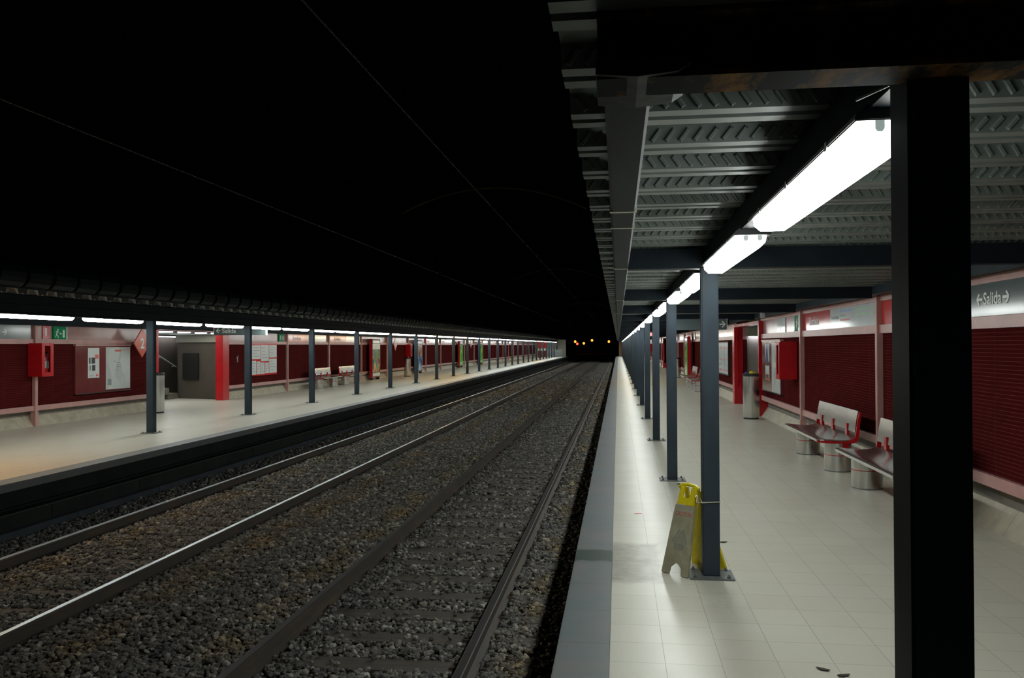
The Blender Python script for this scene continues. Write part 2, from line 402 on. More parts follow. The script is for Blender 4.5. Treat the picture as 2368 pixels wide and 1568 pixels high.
for k in range(60):
    y = 2.4 + 2.0 * k; cbm.box(-7.60, -7.33, y, y + 1.985, -1.0, -.59)
struct('trim_3', cbm, M['curb'], 'low blue-grey concrete curb between left platform and ballast', 'curb')

# ------------------------------------------------------------------ ballast bed and stones
prof = [(-7.40, -.64), (-7.1, -.70), (-6.8, -.82), (-5.9, -.815), (-5.0, -.82), (-4.6, -.77), (-3.9, -.74), (-3.2, -.77), (-2.8, -.825), (-2.55, -.838), (-1.97, -.842), (-1.3, -.838), (-1.15, -.83), (-.8, -.84), (-.30, -.92), (-.05, -.92)]
px = np.array([p_[0] for p_ in prof]); pz = np.array([p_[1] for p_ in prof])
def bedz(x): return np.interp(x, px, pz)
xs = np.linspace(-7.6, -.1, 61); ys = np.concatenate([np.arange(2, 40, .35), np.arange(40, 145, 1.5)])
X, Y = np.meshgrid(xs, ys); Z = bedz(X) - .03
nb = len(xs)
vs = np.stack([X.ravel(), Y.ravel(), Z.ravel()], 1)
fs = [(j * nb + i, j * nb + i + 1, (j + 1) * nb + i + 1, (j + 1) * nb + i) for j in range(len(ys) - 1) for i in range(nb - 1)]
mb = MB(); mb.v = [tuple(q) for q in vs]; mb.f = fs; mb.mi = [0] * len(fs)
mb.box(-12, 6, 145, 330, -1.05, -.9)
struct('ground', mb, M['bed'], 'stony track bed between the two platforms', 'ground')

def ico(sub):
    bm = bmesh.new(); bmesh.ops.create_icosphere(bm, subdivisions=sub, radius=1)
    v = np.array([q.co[:] for q in bm.verts]); f = np.array([[a.index for a in q.verts] for q in bm.faces]); bm.free(); return v, f
RAILX = [-6.79, -5.00, -2.79, -1.14]
SLX, SLY0, SLD = -1.965, 5.66, .592     # right track sleepers
LLX, LLY0 = -5.895, 5.30
def stones(name, n, y0, y1, size, sub, label, sharp):
    v, f = ico(sub)
    x = rng.uniform(-7.26, -.37, n); y = rng.uniform(y0, y1, n)
    keep = np.ones(n, bool)
    for rx in RAILX: keep &= np.abs(x - rx) > .08
    s = size * (.5 + .95 * rng.beta(1.6, 2.2, n))
    # sleepers of the right track stay mostly clear of stones
    ph = np.mod(y - SLY0 + SLD / 2, SLD) - SLD / 2
    onsl = (np.abs(ph) < .118) & (x > -2.50 + .12 * np.sin(y * 2.3)) & (x < -1.22)
    keep &= ~(onsl & (rng.random(n) < .965))
    ph2 = np.mod(y - LLY0 + SLD / 2, SLD) - SLD / 2
    onl = (np.abs(ph2) < .09) & (x > -6.2 + .35 * np.sin(y * 1.7)) & (x < -5.08)
    keep &= ~(onl & (rng.random(n) < .80))
    x, y, s, onsl = x[keep], y[keep], s[keep], onsl[keep]; n = len(x)
    z = bedz(x) + rng.uniform(-.02, .016, n) + np.where(onsl, .035, 0)
    nv = len(v)
    V = np.repeat(v[None], n, 0) * rng.uniform(.72, 1.18, (n, nv, 1))
    V *= np.stack([rng.uniform(.7, 1.2, n), rng.uniform(.65, 1.1, n), rng.uniform(.45, .8, n)], 1)[:, None, :]
    a = rng.uniform(0, 2 * PI, n); b = rng.uniform(-.6, .6, n); c_ = rng.uniform(-.6, .6, n)
    ca, sa, cb_, sb, cc, sc_ = np.cos(a), np.sin(a), np.cos(b), np.sin(b), np.cos(c_), np.sin(c_)
    R = np.empty((n, 3, 3))
    R[:, 0, 0] = ca * cb_; R[:, 0, 1] = ca * sb * sc_ - sa * cc; R[:, 0, 2] = ca * sb * cc + sa * sc_
    R[:, 1, 0] = sa * cb_; R[:, 1, 1] = sa * sb * sc_ + ca * cc; R[:, 1, 2] = sa * sb * cc - ca * sc_
    R[:, 2, 0] = -sb; R[:, 2, 1] = cb_ * sc_; R[:, 2, 2] = cb_ * cc
    V = np.einsum('nij,nvj->nvi', R, V) * s[:, None, None]
    V += np.stack([x, y, z], 1)[:, None, :]
    FF = (f[None] + (np.arange(n) * nv)[:, None, None]).reshape(-1)
    me = bpy.data.meshes.new(name); V = V.reshape(-1, 3).astype(np.float32)
    nf = len(FF) // 3
    me.vertices.add(len(V)); me.vertices.foreach_set('co', V.ravel())
    me.loops.add(len(FF)); me.loops.foreach_set('vertex_index', FF.astype(np.int32))
    me.polygons.add(nf); me.polygons.foreach_set('loop_start', np.arange(0, nf * 3, 3, dtype=np.int32)); me.polygons.foreach_set('loop_total', np.full(nf, 3, np.int32))
    me.polygons.foreach_set('use_smooth', np.full(nf, not sharp))
    me.update(); me.validate()
    me.materials.append(M['stone'])
    o = bpy.data.objects.new(name, me); COL.objects.link(o)
    return tag(o, label, 'gravel', kind='stuff')
stones('ballast_gravel', 62000, 4.0, 13, .0275, 2, 'loose grey and tan ballast stones between the near rails', True)
stones('ballast_gravel', 60000, 13, 30, .033, 1, 'ballast stones along the middle stretch of the tracks', True)
stones('ballast_gravel', 30000, 30, 75, .052, 1, 'ballast stones of the far stretch of the tracks', True)

# ------------------------------------------------------------------ rails and sleepers
rl = ['outer rail of the far track, beside the left platform', 'inner rail of the far track, shining top edge', 'inner rail of the near track, dull brown', 'rail nearest to the right platform, brown with worn head']
RTOP = -.68
for k, rx in enumerate(RAILX):
    e = empty('rail', (rx, 2, RTOP), rl[k], 'rail', 'rails of the two tracks')
    b = MB().prism([(-.07, -.15), (.07, -.15), (.07, -.14), (.012, -.125), (.012, -.045), (.036, -.032), (.036, -.004), (-.036, -.004), (-.036, -.032), (-.012, -.045), (-.012, -.125), (-.07, -.14)], 'Y', 0, 143)
    b.build('rail_body', M['rail'], e)
    h_ = MB().prism([(-.034, -.004), (-.026, .0), (.026, .0), (.034, -.004)], 'Y', 0, 143).build('running_surface', M['railtop' if k < 2 else 'railtop_dull'], e)
    h_['label'] = 'polished top of the rail'
NSL = 92
def sleeper_proto(): 
    e = empty('railway_sleeper', (SLX, SLY0, RTOP - .152), 'x', 'sleeper', 'sleepers of the near track')
    MB().box(-1.3, 1.3, -.13, .13, -.14, 0).build('beam', M['sleeper'], e, bevel=.012)
    for rx in RAILX[2:]:
        for sg in (1, -1):
            c = MB().box(-.045, .045, -.055, .055, 0, .022)
            c.lathe([(.022, .02), (.022, .045), (.014, .055), (.014, .065)], 8)
            c.build('rail_fastening', M['rail'], e, loc=(rx - SLX + sg * .118, 0, -.001))
    return e
sp0 = sleeper_proto()
for k in range(NSL):
    o = sp0 if k == 0 else copy_tree(sp0)
    o.location = (SLX + random.uniform(-.03, .03), SLY0 + SLD * k, RTOP - .151 + random.uniform(-.003, .003))
    if k == 0: lb = 'sleeper between the near rails, closest to the camera at the picture bottom'
    elif k < 14: lb = f'sleeper of the near track, {ordw(k)} from the picture bottom'
    else: lb = 'one of the many thin sleepers in the distant part of the near track'
    o['label'] = lb
ls = MB().box(-1.28, 1.28, -.11, .11, -.14, 0).build('railway_sleeper', M['sleeper'], bevel=.012)
tag(ls, 'half-buried brown sleeper of the far track between its rails', 'sleeper', 'half-buried sleepers of the far track')
for k in range(44):
    o = ls if k == 0 else ls.copy()
    if k: COL.objects.link(o)
    o.location = (LLX, LLY0 + SLD * k, RTOP - .138)

# ------------------------------------------------------------------ walls
postR = [2.1 + 4.383 * k for k in range(0, 28)]           # right: 6.49, 10.87, 15.25, 19.60 ...
postL = [15.88 + 4.43 * k for k in range(0, 25)]          # left: 15.88, 20.45, 25.0 ...
DOORS_R = [(19.55, 23.45), (56.0, 60.0)]
DOORS_L = [(20.48, 24.35)]
def spans(y0, y1, doors):
    out = []; a = y0
    for d0, d1 in doors: out.append((a, d0)); a = d1
    out.append((a, y1)); return out
TB, TT = .485, 1.785          # tile bottom/top, right
RT = 1.89; ST = 2.19; PT = 2.26
def wall_side(side):
    sg = 1 if side == 'right' else -1
    xt = XW if sg > 0 else XL
    zoff = 0 if sg > 0 else -.055
    ys = 1.2 if sg > 0 else -8.0
    sp = spans(ys, YE, DOORS_R if sg > 0 else DOORS_L)
    def bx(mb, xa, xb, y0, y1, z0, z1):
        a, b = xt + sg * xa, xt + sg * xb
        mb.box(min(a, b), max(a, b), y0, y1, z0, z1)
    w_ = MB(); up = MB(); sk = MB(); pl = MB(); r1 = MB(); r2_ = MB(); r3 = MB()
    tb = TB if sg > 0 else .43
    for y0, y1 in sp:
        bx(w_, 0, .25, y0, y1, tb - .02, TT + zoff + .01)
        bx(up, .005, .25, y0, y1, TT + zoff + .01, PT + .25 + zoff)
        bx(sk, .10, .25, y0, y1, -.02, tb - .02)
        bx(r1, -.045, .01, y0, y1, TT + zoff, RT + zoff)
        bx(r2_, -.035, .01, y0, y1, ST + zoff, PT + zoff)
        bx(r3, -.045, .10, y0, y1, tb - .105, tb)
        ny = max(1, int((y1 - y0) / .62)); dy = (y1 - y0) / ny
        for k in range(ny):
            a, b = xt - sg * .05, xt + sg * .12
            pl.prism([(a, 0), (b, 0), (b, .215), (b - sg * .03, .215)], 'Y', y0 + k * dy + .002, y0 + (k + 1) * dy - .002)
    W = side
    struct(f'wall_{W}', w_, M['redtile'], f'dark red tiled wall along the {W} platform', 'wall')
    struct(f'trim_upper_{W}', up, M['pinkpanel'], f'glossy pink panel band above the red tiles of the {W} wall', 'wall panel')
    struct(f'baseboard_{W}', sk, M['skirt'], f'recessed grey skirting under the {W} wall', 'skirting')
    struct(f'trim_plinth_{W}', pl, M['concrete'], f'sloping pale concrete plinth at the foot of the {W} wall', 'plinth')
    struct(f'trim_rail_{W}', r1, M['pink'], f'pink rail above the red tiles of the {W} wall', 'rail trim')
    struct(f'trim_top_{W}', r2_, M['pink'], f'pink rail along the top of the {W} wall', 'rail trim')
    struct(f'trim_low_{W}', r3, M['pink'], f'pink rail below the red tiles of the {W} wall', 'rail trim')
    posts = postR if sg > 0 else postL
    first = None; n = 0
    for y in posts:
        if any(d0 - .5 < y < d1 + .7 for d0, d1 in (DOORS_R if sg > 0 else DOORS_L)): continue
        if sg > 0 and y < 6: continue
        if sg < 0 and y < 13: continue
        if y > YE - 1: continue
        if first is None:
            b = MB(); bx(b, -.075, .0, -.04, .04, 0, PT + zoff)
            bx(b, -.085, .03, -.05, .05, 0, .30)
            first = b.build('wall_post', M['pink'], bevel=.004); o = first
        else: o = first.copy(); COL.objects.link(o)
        o.location = (0, y, 0)
        if n < 8: lb = f'pink upright post on the {side} wall, {ordw(n)} from the near end'
        else: lb = f'one of the thin pink posts far along the {side} wall'
        tag(o, lb, 'post', f'pink posts of the {side} wall', 'structure'); n += 1
wall_side('right'); wall_side('left')

# red door portals
def portal(xt, sg, y0, y1, label, zt=2.2, wd=.42):
    e = empty('door_portal', (xt, y0, 0), label, 'door frame', kind='structure')
    def bx(xa, xb, a, b, z0, z1):
        p_, q_ = sg * xa, sg * xb
        return MB().box(min(p_, q_), max(p_, q_), a, b, z0, z1)
    bx(-.10, .14, -.12, .0, 0, zt).build('jamb', M['red'], e, bevel=.006)
    bx(-.10, .14, y1 - y0, y1 - y0 + wd, 0, zt).build('jamb', M['red'], e, bevel=.006)
    bx(-.101, .141, -.12, y1 - y0 + wd, zt, zt + .07).build('lintel', M['red'], e, bevel=.006)
    return e
portal(XW, 1, 19.55, 23.45, 'red steel door portal behind the steel bin on the right wall', zt=2.13, wd=.36)
portal(XW, 1, 56.0, 60.0, 'far red steel door portal on the right wall beyond the benches', zt=2.13, wd=.36)
portal(XL, -1, 20.48, 24.05, 'red steel portal of the stairway in the left wall', zt=2.125, wd=.42)
# right passage behind the portal
pas = MB().box(XW + .25, 5.6, 23.5, 23.7, 0, 2.4).box(5.4, 5.6, 19.0, 23.6, 0, 2.4).box(XW + .25, 5.6, 19.0, 19.2, 0, 2.4)
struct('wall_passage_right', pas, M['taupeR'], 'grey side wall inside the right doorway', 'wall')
struct('trim_soffit_right', MB().box(XW + .25, 5.4, 23.35, 23.5, 1.88, 2.4).box(XW + .05, 5.6, 19.2, 23.5, 2.4, 2.5), M['beige'], 'beige soffit at the top of the right doorway', 'soffit')
lt = empty('passage_lamp', (4.0, 23.42, 1.875), 'slim strip lamp at the top inside the right doorway', 'lamp')
MB().box(-.4, 1.2, -.03, .03, -.012, .005).build('diffuser', M['strip'], lt)
p2 = MB().box(XW + .25, 5.6, 60.05, 60.25, 0, 2.4).box(5.4, 5.6, 55.8, 60.1, 0, 2.4).box(XW + .05, 5.6, 55.8, 60.2, 2.4, 2.5)
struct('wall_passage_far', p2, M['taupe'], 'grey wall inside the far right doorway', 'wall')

# left stairwell
sw = MB()
def quadwall(mb, xa, ya, xb, yb, z0, z1, t=.12):
    dv = Vector((xb - xa, yb - ya)).normalized(); n_ = Vector((-dv.y, dv.x)) * t
    pts = [(xa, ya), (xb, yb), (xb + n_.x, yb + n_.y), (xa + n_.x, ya + n_.y)]
    mb.prism(pts, 'Z', z0, z1)
quadwall(sw, -14.1, 24.95, -12.36, 24.41, 0, 1.80)
sw.box(-15.5, -15.3, 16, 27.3, 0, 3.2).box(-15.5, -14.0, 27.0, 27.2, 0, 3.2).box(-14.1, -12.5, 19.8, 20.0, 0, 2.6)
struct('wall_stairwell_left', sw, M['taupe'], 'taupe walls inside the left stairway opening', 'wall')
so = MB(); quadwall(so, -14.15, 24.88, -12.36, 24.33, 1.80, 2.045, .2)
so.box(-15.3, -15.05, 16, 27.0, 2.02, 2.2)
struct('trim_soffit_left', so, M['beige'], 'beige band at the top of the left stairway wall', 'soffit')
hp = empty('wall_hatch', (-13.55, 24.745, 1.04), 'dark square hatch on the taupe wall of the left stairway', 'hatch')
hm = MB(); quadwall(hm, -.32, .10, .31, -.095, -.42, .42, -.03); hm.build('door', M['hatch'], hp)
st = empty('staircase', (-14.1, 24.92, 0), 'concrete stairs rising inside the left stairway opening', 'stairs', kind='structure')
for k in range(8):
    MB().box(-1.19, 0, -.5 * k - .53, -.5 * k, .0 if k == 0 else .18 * k - .03, .18 * (k + 1)).build('step', M['skirt'], st, bevel=.008)
hr = empty('handrail', (-15.2, 24.9, 0), 'pale sloping handrail on the stairway wall', 'handrail')
MB().tube([(0, -3.6, 2.96), (0, .75, 1.377), (0, 1.86, .974)], .022).build('bar', M['letters'], hr, smooth=True)
for yy, zz in ((.9, 1.32), (1.75, 1.01)):
    MB().tube([(0, yy, zz), (-.1, yy, zz - .03)], .012).build('bracket', M['letters'], hr)
lp = empty('stair_ceiling_light', (-13.2, 22.3, 2.057), 'bright white ceiling panels inside the left stairway', 'ceiling light')
for k in range(4):
    MB().box(-.8, .95, -1.7 + k * .95, -1.7 + k * .95 + .80, 0, .03).build('panel', M['skylight'], lp)
for k in range(5):
    MB().box(-.85, 1.0, -1.85 + k * .95, -1.70 + k * .95, -.02, .05).build('frame', M['plate'], lp)
lt = empty('stair_strip_lamp', (-15.12, 23.5, 2.0), 'slim strip lamp over the sloping handrail in the left stairway', 'lamp')
MB().box(-.03, .03, -3.5, 3.4, -.005, .02).build('diffuser', M['strip'], lt)

# end walls
struct('wall_end_left', MB().box(-12.5, -7.62, YE - 1.2, YE - 1.0, 0, 2.5), M['endwall'], 'pale wall closing the far end of the left platform', 'wall')
struct('wall_end_right', MB().box(.12, 3.6, YE - .6, YE - .4, 0, 2.2), M['tanwall'], 'tan wall closing the far end of the right platform', 'wall')

# ------------------------------------------------------------------ canopies
def deck(name, x0, x1, y0, y1, pitch, zl, zh, phase, emb_to, label, mt_=None):
    mb = MB(); pr_ = []
    k0 = int(math.floor((y0 - phase) / pitch)); k1 = int(math.ceil((y1 - phase) / pitch))
    cell = [(0, zl), (.14, zl), (.16, zl + .014), (.22, zl + .014), (.24, zl), (.38, zl), (.44, zh), (.94, zh)]
    for k in range(k0, k1):
        for t_, z in cell: pr_.append((phase + (k + t_) * pitch, z))
    zt = zh + .09
    vs = []; fs = []
    for y, z in pr_:
        vs += [(x0, y, z), (x1, y, z), (x1, y, zt), (x0, y, zt)]
    for i in range(len(pr_) - 1):
        a = 4 * i; b = a + 4
        fs += [(a, a + 1, b + 1, b), (a + 1, a + 2, b + 2, b + 1), (a + 2, a + 3, b + 3, b + 2), (a + 3, a, b, b + 3)]
    n = 4 * (len(pr_) - 1); fs += [(0, 1, 2, 3), (n, n + 1, n + 2, n + 3)]
    mb.add(vs, fs)
    for q_, f_ in enumerate(fs):
        if q_ % 4 == 1 and q_ < len(fs) - 2: mb.mi[q_] = 1
    # raised slanted dimples pressed into the webs that face the near end
    for k in range(k0, k1):
        ya, yb = phase + (k + .94) * pitch, phase + (k + 1.0) * pitch
        if yb > emb_to: break
        sg = 1 if k % 2 else -1
        nrm = Vector((0, -(zh - zl), -(yb - ya))).normalized()
        dn = Vector((0, yb - ya, zl - zh)); hgt = dn.length; dn = dn / hgt
        org = Vector((0, ya, zh)); x = x0 + .03
        while x < x1 - .05:
            a = Vector((x - sg * .016, .14 * hgt)); b = Vector((x + sg * .016, .86 * hgt))
            dv = (b - a).normalized(); nn = Vector((-dv.y, dv.x)) * .0085
            q = [a + nn, b + nn, b - nn, a - nn]; a2 = a + dv * .006; b2 = b - dv * .006; n2 = nn * .5
            q2 = [a2 + n2, b2 + n2, b2 - n2, a2 - n2]
            P3 = lambda p_, h_: Vector((p_.x, org.y, org.z)) + dn * p_.y + nrm * h_
            vs = [P3(p_, -.001) for p_ in q] + [P3(p_, .009) for p_ in q2]
            mb.add(vs, [(0, 1, 5, 4), (1, 2, 6, 5), (2, 3, 7, 6), (3, 0, 4, 7), (4, 5, 6, 7)])
            x += .047
    return struct(name, mb, mt_ or [M['galv'], M['galv']], label, 'ceiling')
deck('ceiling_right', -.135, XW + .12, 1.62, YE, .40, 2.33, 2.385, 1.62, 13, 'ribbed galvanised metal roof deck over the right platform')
deck('ceiling_left', XL - .1, -8.80, -6.0, YE, .4265, 2.455, 2.53, 10.70, 24, 'ribbed metal roof deck over the left platform', [M['galvL'], M['seam_endshade']])  # black end faces: shade of the unlit rib ends put into the colour
# longitudinal beams
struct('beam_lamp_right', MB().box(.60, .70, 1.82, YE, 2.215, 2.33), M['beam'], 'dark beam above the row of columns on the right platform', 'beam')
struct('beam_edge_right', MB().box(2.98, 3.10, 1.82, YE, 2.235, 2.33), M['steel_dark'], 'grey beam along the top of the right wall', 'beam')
bl = MB().prism([(-8.99, 2.285), (-8.83, 2.285), (-8.83, 2.30), (-8.88, 2.31), (-8.88, 2.44), (-8.83, 2.45), (-8.83, 2.46), (-8.99, 2.46)], 'Y', -6, YE)
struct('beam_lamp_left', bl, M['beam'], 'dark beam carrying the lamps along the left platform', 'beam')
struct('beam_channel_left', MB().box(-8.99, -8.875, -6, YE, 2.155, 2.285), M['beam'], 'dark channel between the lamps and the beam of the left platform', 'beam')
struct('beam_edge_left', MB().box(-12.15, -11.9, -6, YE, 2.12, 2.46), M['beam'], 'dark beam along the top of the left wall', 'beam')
# cross beams
def ibeam(mb, x0, x1, y, z0, z1, w_=.12, t=.012):
    mb.prism([(y - w_ / 2, z0), (y + w_ / 2, z0), (y + w_ / 2, z0 + t), (y + .005, z0 + t), (y + .005, z1 - t), (y + w_ / 2, z1 - t), (y + w_ / 2, z1), (y - w_ / 2, z1), (y - w_ / 2, z1 - t), (y - .005, z1 - t), (y - .005, z0 + t), (y - w_ / 2, z0 + t)], 'X', x0, x1)
b0 = MB(); ibeam(b0, -.04, XW + .1, 1.735, 2.19, 2.33)
struct('canopy_beam', b0, M['rust'], 'rust-streaked first cross beam at the near end of the right canopy', 'beam')
b1 = None
for k in range(1, NCR):
    if b1 is None:
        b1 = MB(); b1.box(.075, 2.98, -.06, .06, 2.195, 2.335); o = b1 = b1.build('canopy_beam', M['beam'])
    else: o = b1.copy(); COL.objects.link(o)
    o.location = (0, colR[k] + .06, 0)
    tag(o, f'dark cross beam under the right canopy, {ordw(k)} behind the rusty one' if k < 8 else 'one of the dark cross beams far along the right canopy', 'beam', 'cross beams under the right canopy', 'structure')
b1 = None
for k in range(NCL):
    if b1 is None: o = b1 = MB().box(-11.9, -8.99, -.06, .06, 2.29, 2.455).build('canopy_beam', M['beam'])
    else: o = b1.copy(); COL.objects.link(o)
    o.location = (0, colL[k] + .06, 0)
    tag(o, f'dark cross beam under the left canopy, {ordw(k)} from the near end' if k < 4 else 'one of the dark cross beams under the left canopy', 'beam', 'cross beams under the left canopy', 'structure')
# gutter along the right canopy edge
gu = empty('gutter', (.022, 1.72, 2.2), 'grey metal gutter running along the right canopy edge', 'gutter', kind='structure')
MB().prism([(-.05, .012), (-.04, 0), (.046, 0), (.055, .012), (.055, .13), (-.05, .13)], 'Y', .06, YE - 1.72).build('channel', M['gutter'], gu)
cap = MB(); n_ = 9
top = [(-.062 + i * (.19 / n_), -.012 + .03 * math.sin(PI * i / n_) * -.4) for i in range(n_ + 1)]
cap.prism([(-.064, -.004), (.02, -.012), (.10, -.004), (.125, .012), (.10, .022), (-.064, .022)], 'Y', -.06, .16)
M['capmetal'] = mat('weathered_cap_metal', (.055, .062, .06), .5, 0, .4, 14, spec=.1); cp = cap.build('end_cap', M['capmetal'], gu); cp['label'] = 'bent sheet-metal end cap of the gutter'
for yy in (1.70, 2.17, 4.25, 8.45, 12.7):
    MB().box(-.053, .058, yy, yy + .012, -.003, .13).build('joint_band', M['string'], gu)
# left fascia: bowed panels with dark seams
fa = MB(); pitch = .572
prf = [(-8.80, 2.535), (-8.70, 2.56), (-8.645, 2.61), (-8.61, 2.68), (-8.605, 2.76), (-8.63, 2.84), (-8.67, 2.90), (-8.73, 2.95), (-8.80, 2.97)]
back = [(-8.82, 2.97), (-8.82, 2.535)]
y = 11.07 - pitch * 29
while y < YE:
    fa.cur = 0; fa.prism(prf + back, 'Y', y + .06, min(y + pitch - .06, YE))
    fa.cur = 1; fa.prism([(x - .05, z) for x, z in prf] + [(-8.86, 2.97), (-8.86, 2.535)], 'Y', y - .06, y + .06)
    y += pitch
struct('trim_fascia_left', fa, [M['fascia'], M['seam_endshade']], 'dark bowed metal fascia with black seams along the left canopy edge', 'fascia')

# ------------------------------------------------------------------ columns
def column_proto(x, mt_name, ztop, w_=.12):
    e = empty('steel_column', (x, 0, 0), 'x', 'column')
    MB().box(-w_ / 2, w_ / 2, 0, .12, .008, ztop).build('shaft', M['steel_dark'], e, bevel=.008)
    MB().box(-.155, .155, -.07, .19, 0, .011).build('base_plate', M['plate'], e, bevel=.002)
    for sx_ in (-1, 1):
        for yy in (-.035, .155):
            MB().lathe([(.014, .01), (.014, .022), (.008, .024), (.008, .034)], 8, sx_ * .115, yy).build('bolt', M['plate'], e)
    return e
cR = column_proto(CXR, 0, 2.22)
spec_R = {0: 'black column close to the camera on the right platform', 1: 'dark column with the yellow caution sign tied to it'}
for k in range(NCR):
    o = cR if k == 0 else copy_tree(cR)
    o.location = (CXR, colR[k], 0); o['group'] = 'columns of the right platform'
    o['label'] = spec_R.get(k) or (f'dark steel column on the right platform, {ordw(k)} from the camera' if k < 12 else 'one of the thin far columns merging into a row at the end of the right platform')
cL = column_proto(CXL, 0, 2.155, .145)
spec_L = {0: 'dark column beside the red number diamond on the left platform', 1: 'dark column in front of the hanging grey exit sign on the left platform'}
for k in range(NCL):
    o = cL if k == 0 else copy_tree(cL)
    o.location = (CXL, colL[k], 0); o['group'] = 'columns of the left platform'
    o['label'] = spec_L.get(k) or (f'dark column on the left platform, {ordw(k)} from the picture edge' if k < 12 else 'one of the thin far columns toward the end of the left platform')

# ------------------------------------------------------------------ fluorescent lamps
def lamp_proto(name, tube_mat, sockets):
    M.setdefault('tube_end', emit('dim_tube_end', (.75, .95, .85), .30))  # sockets made to glow dimly, as if lit through the diffuser
    e = empty(name, (0, 0, 0), 'x', 'lamp')
    W_, Ln = .076, 1.64
    MB().prism([(-W_ - .012, -.004), (W_ + .012, -.004), (W_ + .012, .010), (.045, .045), (-.045, .045), (-W_ - .012, .010)], 'Y', 0, Ln).build('housing', M['blackplastic'], e, bevel=.003)
    lens = MB()
    secs = [(0.005, .70, -.026), (.03, .92, -.048), (.09, 1, -.058), (Ln - .09, 1, -.058), (Ln - .03, .92, -.048), (Ln - .005, .70, -.026)]
    vs = []; fs = []
    for yy, s_, zb in secs:
        vs += [(-W_ * s_, yy, -.0045), (-W_ * s_ * .97, yy, zb * .55), (-W_ * s_ * .62, yy, zb), (W_ * s_ * .62, yy, zb), (W_ * s_ * .97, yy, zb * .55), (W_ * s_, yy, -.0045)]
    for i in range(len(secs) - 1):
        for j in range(5): fs.append((6 * i + j, 6 * i + j + 1, 6 * i + 6 + j + 1, 6 * i + 6 + j))
    fs += [(0, 1, 2, 3, 4, 5), tuple(6 * (len(secs) - 1) + j for j in range(6))]
    lens.add(vs, fs).build('diffuser', tube_mat, e)
    if sockets:
        for sx_ in (-.033, .033):
            MB().prism([(sx_ - .011, -.006), (sx_ + .011, -.006), (sx_ + .011, -.026), (sx_ + .006, -.033), (sx_ - .006, -.033), (sx_ - .011, -.026)], 'Y', -.006, .02).build('tube_socket', M['tube_end'], e)
        for yy in (.28, .82, 1.36):
            for sx_ in (-1, 1):
                MB().box(sx_ * .086 - .004, sx_ * .086 + .004, yy - .012, yy + .012, -.012, .012).build('clip', M['stainless'], e)
    return e
LZ_R, LZ_L = 2.190, 2.152
pl_near = lamp_proto('fluorescent_lamp', M['tube'], True)
pl_ = lamp_proto('fluorescent_lamp', M['tube'], False)
pw_ = lamp_proto('fluorescent_lamp', M['tube_warm'], False)
po_ = lamp_proto('fluorescent_lamp', M['tube_orange'], False)
used = set()
def put_lamp(proto, loc, label, group):
    o = proto if proto.name not in used else copy_tree(proto)
    used.add(proto.name); o.location = loc; o['label'] = label; o['group'] = group
i = 0
for k in range(NCR - 1):
    for q in (0.30, 2.37):
        y = colR[k] + q
        warm = 35.5 < y < 39.0 or 48 < y < 51 or 88 < y < 92
        if i == 0: lb = 'large glowing tube lamp nearest to the camera under the right canopy'
        elif i < 10: lb = f'glowing tube lamp under the right canopy, {ordw(i)} from the camera'
        else: lb = 'one of the small far lamps in the bright row under the right canopy'
        put_lamp(pl_near if i < 4 else (pw_ if warm else pl_), (.655, y, LZ_R), lb, 'lamps under the right canopy'); i += 1
i = 0
for k in range(-2, NCL - 1):
    for q in (0.27, 2.25):
        y = CL0 + CLS * k + q
        if k == -2 and q < 1: pr_, lb = pl_, 'white lamp of the left platform, outside the left picture edge'
        elif k == -2: pr_, lb = po_, 'orange-glowing lamp just beyond the left picture edge above the left platform'
        else:
            warm = 36 < y < 47.5 or 88 < y < 93
            pr_ = pw_ if warm else pl_
            lb = f'white tube lamp along the left platform, {ordw(i)} from the picture edge' if i < 16 else 'one of the far tube lamps in the row along the left platform'; i += 1
        put_lamp(pr_, (-8.93, y, LZ_L), lb, 'lamps along the left platform')

# ------------------------------------------------------------------ caution sign and string
cs = empty('caution_sign', (.50, 6.13, 0), 'yellow folding caution sign tied to the second right column', 'floor sign')
hx, hy = .575 - .46, 6.10 - 6.20
hd = Vector((.165, -.135, 0)).normalized()
def panel(name, mt_, bl, br_, tl, tr, th, cut, yoke=False):
    """board with an arched notch between two feet; corners given in the local frame"""
    bl, br_, tl, tr = map(Vector, (bl, br_, tl, tr))
    nrm = (br_ - bl).cross(tl - bl).normalized() * th
    def P_(a, b): return (bl * (1 - a) + br_ * a) * (1 - b) + (tl * (1 - a) + tr * a) * b
    out = [(0, 0), (.26, 0)]
    if cut and not yoke:
        for k in range(7): out.append((.28 + .44 * k / 6, .075 + .055 * math.sin(PI * k / 6)))
    out = (out + [(.74, 0), (1, 0), (1, .76), (.97, .79), (.03, .79), (0, .76)]) if not yoke else [(.06, .795), (.94, .795), (.90, .99), (.73, .99), (.73, .90), (.62, .875), (.38, .875), (.27, .90), (.27, .99), (.10, .99)]
    mb = MB(); A = [P_(a, b) for a, b in out]; n = len(A)
    mb.add([q for q in A] + [q + nrm for q in A], [(i, (i + 1) % n, n + (i + 1) % n, n + i) for i in range(n)] + [tuple(range(n))[::-1], tuple(range(n, 2 * n))])
    return mb.build(name, mt_, cs), P_, nrm
o0 = Vector((.50, 6.13, 0))
L_ = lambda x, y, z: Vector((x, y, z)) - o0
fp, PF, nf_ = panel('front_panel', [M['dirtyyellow']], L_(.315, 6.085, 0), L_(.49, 5.935, 0), L_(.455, 6.19, .605), L_(.565, 6.095, .605), .022, True)
fp['label'] = 'grimy front panel with faded lettering'
bp, PB, nb_ = panel('rear_panel', [M['yellow']], L_(.545, 6.36, 0), L_(.775, 6.19, 0), L_(.470, 6.21, .605), L_(.580, 6.112, .605), -.022, True)
